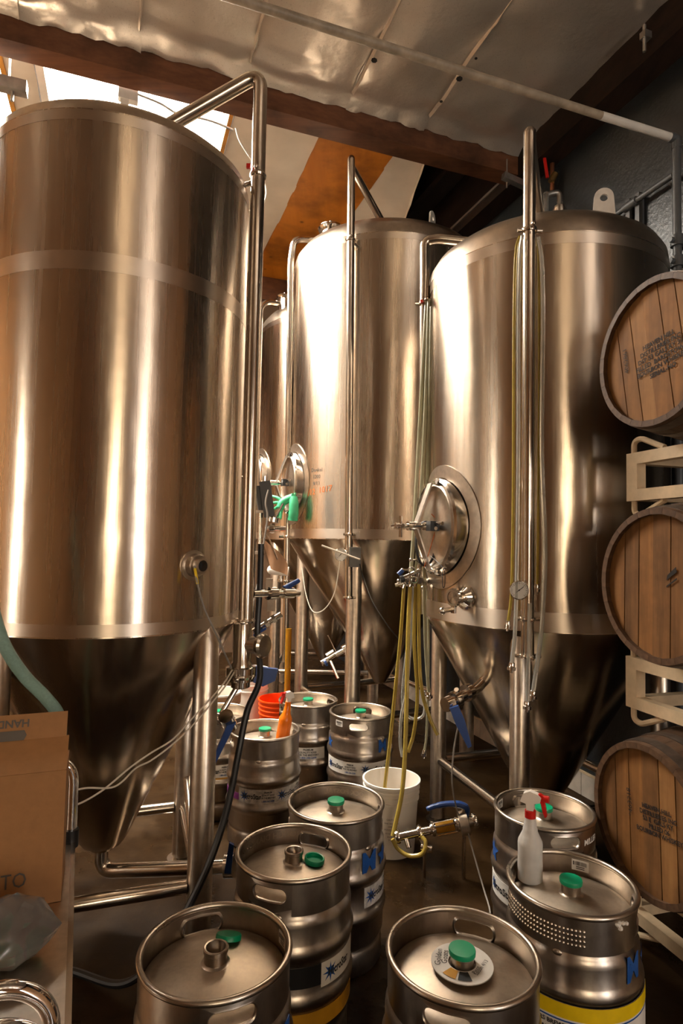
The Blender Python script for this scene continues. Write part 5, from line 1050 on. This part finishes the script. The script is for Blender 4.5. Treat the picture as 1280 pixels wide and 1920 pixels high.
# ------------------------------------------------------------------ pipes and fittings on the ceiling and right wall
cz = 3.98; cu_ = root('conduit', RW(A_R - 0.04, 2.52, 3.2), 'long painted conduit crossing under the ceiling and dropping down the dark wall', 'conduit')
part('crossing_pipe', MB().cyl(RW(-4.1, 2.53, cz), RW(2.35, 2.52, cz), 0.021, 16), 'conduit_paint', cu_)
part('end_pipe', MB().cyl(RW(2.35, 2.52, cz), RW(A_R - 0.05, 2.515, cz), 0.0215, 16), 'white_paint', cu_)
part('elbow', MB().tube(bend([RW(A_R - 0.09, 2.515, cz), RW(A_R - 0.045, 2.513, cz), RW(A_R - 0.045, 2.512, cz - 0.06)], 0.03, 6), 0.026, 14), 'conduit_grey', cu_)
part('drop_pipe', MB().cyl(RW(A_R - 0.045, 2.512, cz - 0.04), RW(A_R - 0.045, 2.512, 0.02), 0.023, 16), 'conduit_grey', cu_)
for z in (3.38, 3.26): part('coupling', MB().cyl(RW(A_R - 0.045, 2.512, z - 0.03), RW(A_R - 0.045, 2.512, z + 0.03), 0.036, 14).cyl(RW(A_R - 0.10, 2.512, z), RW(A_R - 0.0, 2.512, z), 0.016, 10), 'conduit_grey', cu_)
wp = root('wall_pipe', RW(A_R - 0.045, 2.9, 3.6), 'dark pipe running level along the grey wall to the conduit drop', 'pipe')
part('pipe_run', MB().cyl(RW(A_R - 0.05, 2.53, 3.775), RW(A_R - 0.05, 4.2, 3.735), 0.017, 14), 'conduit_grey', wp)
for b_ in (2.80, 2.875): part('strut_channel', MB().box(RW(A_R - 0.02, b_, 3.72), (0.04, 0.032, 0.20), RF), 'conduit_grey', wp, flat=True)
part('pipe_clamp', MB().cyl(RW(A_R - 0.05, 2.79, 3.768), RW(A_R - 0.05, 2.89, 3.765), 0.026, 14), 'conduit_grey', wp)
# valve manifold hung from the beam near the wall
vm = root('valve_manifold', RW(2.65, 3.72, 3.9), 'copper and galvanised valve manifold with red handles hung above the right tank', 'pipe manifold')
part('strut_channel', MB().box((1.34, 4.40, 4.33), (0.42, 0.045, 0.045), (Vector((0.93, 0.30, -0.2)).normalized(), Vector((-0.31, 0.95, 0)), Vector((0.18, 0.06, 0.98)))), 'galvanised', vm, flat=True)
part('hanger_rod', MB().cyl((1.18, 4.37, 4.30), (1.18, 4.37, 4.52), 0.006, 8), 'galvanised', vm)
part('riser_pipe', MB().cyl((1.50, 4.32, 4.22), (1.50, 4.32, 4.46), 0.016, 12), 'copper', vm); part('riser_pipe', MB().cyl((1.36, 4.34, 4.20), (1.36, 4.34, 4.44), 0.014, 12), 'copper', vm)
part('valve_body', MB().cyl((1.485, 4.30, 4.31), (1.515, 4.30, 4.37), 0.024, 14), 'brass', vm); part('red_handle', MB().box((1.44, 4.28, 4.40), (0.020, 0.012, 0.15), (Vector((1, 0, 0.15)).normalized(), Vector((0, 1, 0)), Vector((-0.15, 0, 1)).normalized())), 'red_plastic', vm, 'red lever handle'); part('red_handle', MB().box((1.325, 4.30, 4.34), (0.020, 0.012, 0.13)), 'red_plastic', vm)
part('elbow_run', MB().tube(bend([(1.40, 4.31, 4.16), (1.46, 4.31, 4.22), (1.55, 4.31, 4.24), (1.555, 4.31, 4.10)], 0.04, 6), 0.022, 14), 'galvanised', vm)
part('white_pipe', MB().cyl((1.555, 4.31, 4.16), (1.555, 4.31, 4.02), 0.021, 14), 'white_plastic', vm); part('black_sleeve', MB().cyl((1.555, 4.31, 4.02), (1.555, 4.31, 3.80), 0.030, 14), 'black_rubber', vm); part('yellow_valve', MB().tube(spline([(1.33, 4.30, 4.12), (1.30, 4.29, 4.05), (1.24, 4.28, 4.0)], 4), 0.02, 10), 'brass', vm)
hose('manifold_hose', [(1.44, 4.28, 4.20), (1.34, 4.0, 3.90), (1.20, 3.70, 3.60), (1.06, 3.40, 3.44), (1.02, 3.30, 3.41)], 0.022, 'hose_clear', 'clear hose from the red-handled manifold down to the right tank top', n=12)
# junction box with a cord, on the beam
jb = root('junction_box', RW(-0.085, 3.99, 4.38), 'white junction box with a dangling cord under the timber beam', 'electrical box')
part('box_body', MB().box(RW(-0.075, 4.0, 4.475), (0.12, 0.05, 0.075), RF), 'white_paint', jb, flat=True); part('socket', MB().box(RW(-0.095, 4.0, 4.415), (0.05, 0.04, 0.05), RF), 'white_paint', jb, flat=True); part('plug', MB().cyl(RW(-0.085, 4.0, 4.40), RW(-0.085, 4.0, 4.35), 0.014, 10), 'grey_plastic', jb); part('cord', MB().tube(spline([RW(-0.085, 4.0, 4.36), RW(-0.08, 4.02, 4.2), RW(-0.07, 4.05, 3.9), RW(-0.07, 4.1, 3.6)], 5), 0.004, 6), 'wire_grey', jb)
hose('flexible_conduit', [RW(-0.02, 3.985, 4.49), RW(0.12, 3.99, 4.47), RW(0.22, 4.0, 4.44), RW(0.30, 4.02, 4.455), RW(0.42, 4.02, 4.46), RW(0.52, 4.02, 4.45), RW(0.60, 4.03, 4.44)], 0.008, 'galvanised', 'flexible metal conduit along the underside of the beam by the skylight', 'conduit')
hose('white_cable', [RW(0.62, 4.03, 4.46), RW(0.66, 4.05, 4.38), RW(0.78, 4.1, 4.27), RW(0.86, 4.16, 4.20), RW(0.87, 4.18, 4.10), RW(0.82, 4.2, 4.02), RW(0.72, 4.22, 4.0), RW(0.60, 4.24, 4.02)], 0.007, 'cable_white', 'white cable looping down beside the skylight frame', 'cable')
lf = root('light_fixture', RW(-0.95, 4.05, 4.32), 'unlit grey strip light fixture hung at the far upper left', 'light fixture')
part('housing', MB().box(RW(-1.16, 4.06, 4.395), (1.0, 0.07, 0.07), RF), 'galvanised', lf, flat=True); part('hanger_rod', MB().cyl(RW(-0.76, 4.06, 4.43), RW(-0.76, 4.06, 4.70), 0.006, 8), 'galvanised', lf); part('spring_hook', MB().cyl(RW(-0.74, 4.06, 4.30), RW(-0.74, 4.06, 4.36), 0.010, 8), 'galvanised', lf)
hook = root('beam_clamp', RW(2.83, 2.58, 4.5), 'small galvanised beam clamp on the dark ledger at upper right', 'clamp')
part('jaw', MB().box(RW(2.75, 2.58, 4.60), (0.09, 0.04, 0.04), RF), 'galvanised', hook, flat=True); part('bolt', MB().cyl(RW(2.72, 2.58, 4.50), RW(2.72, 2.58, 4.66), 0.010, 10), 'galvanised', hook)
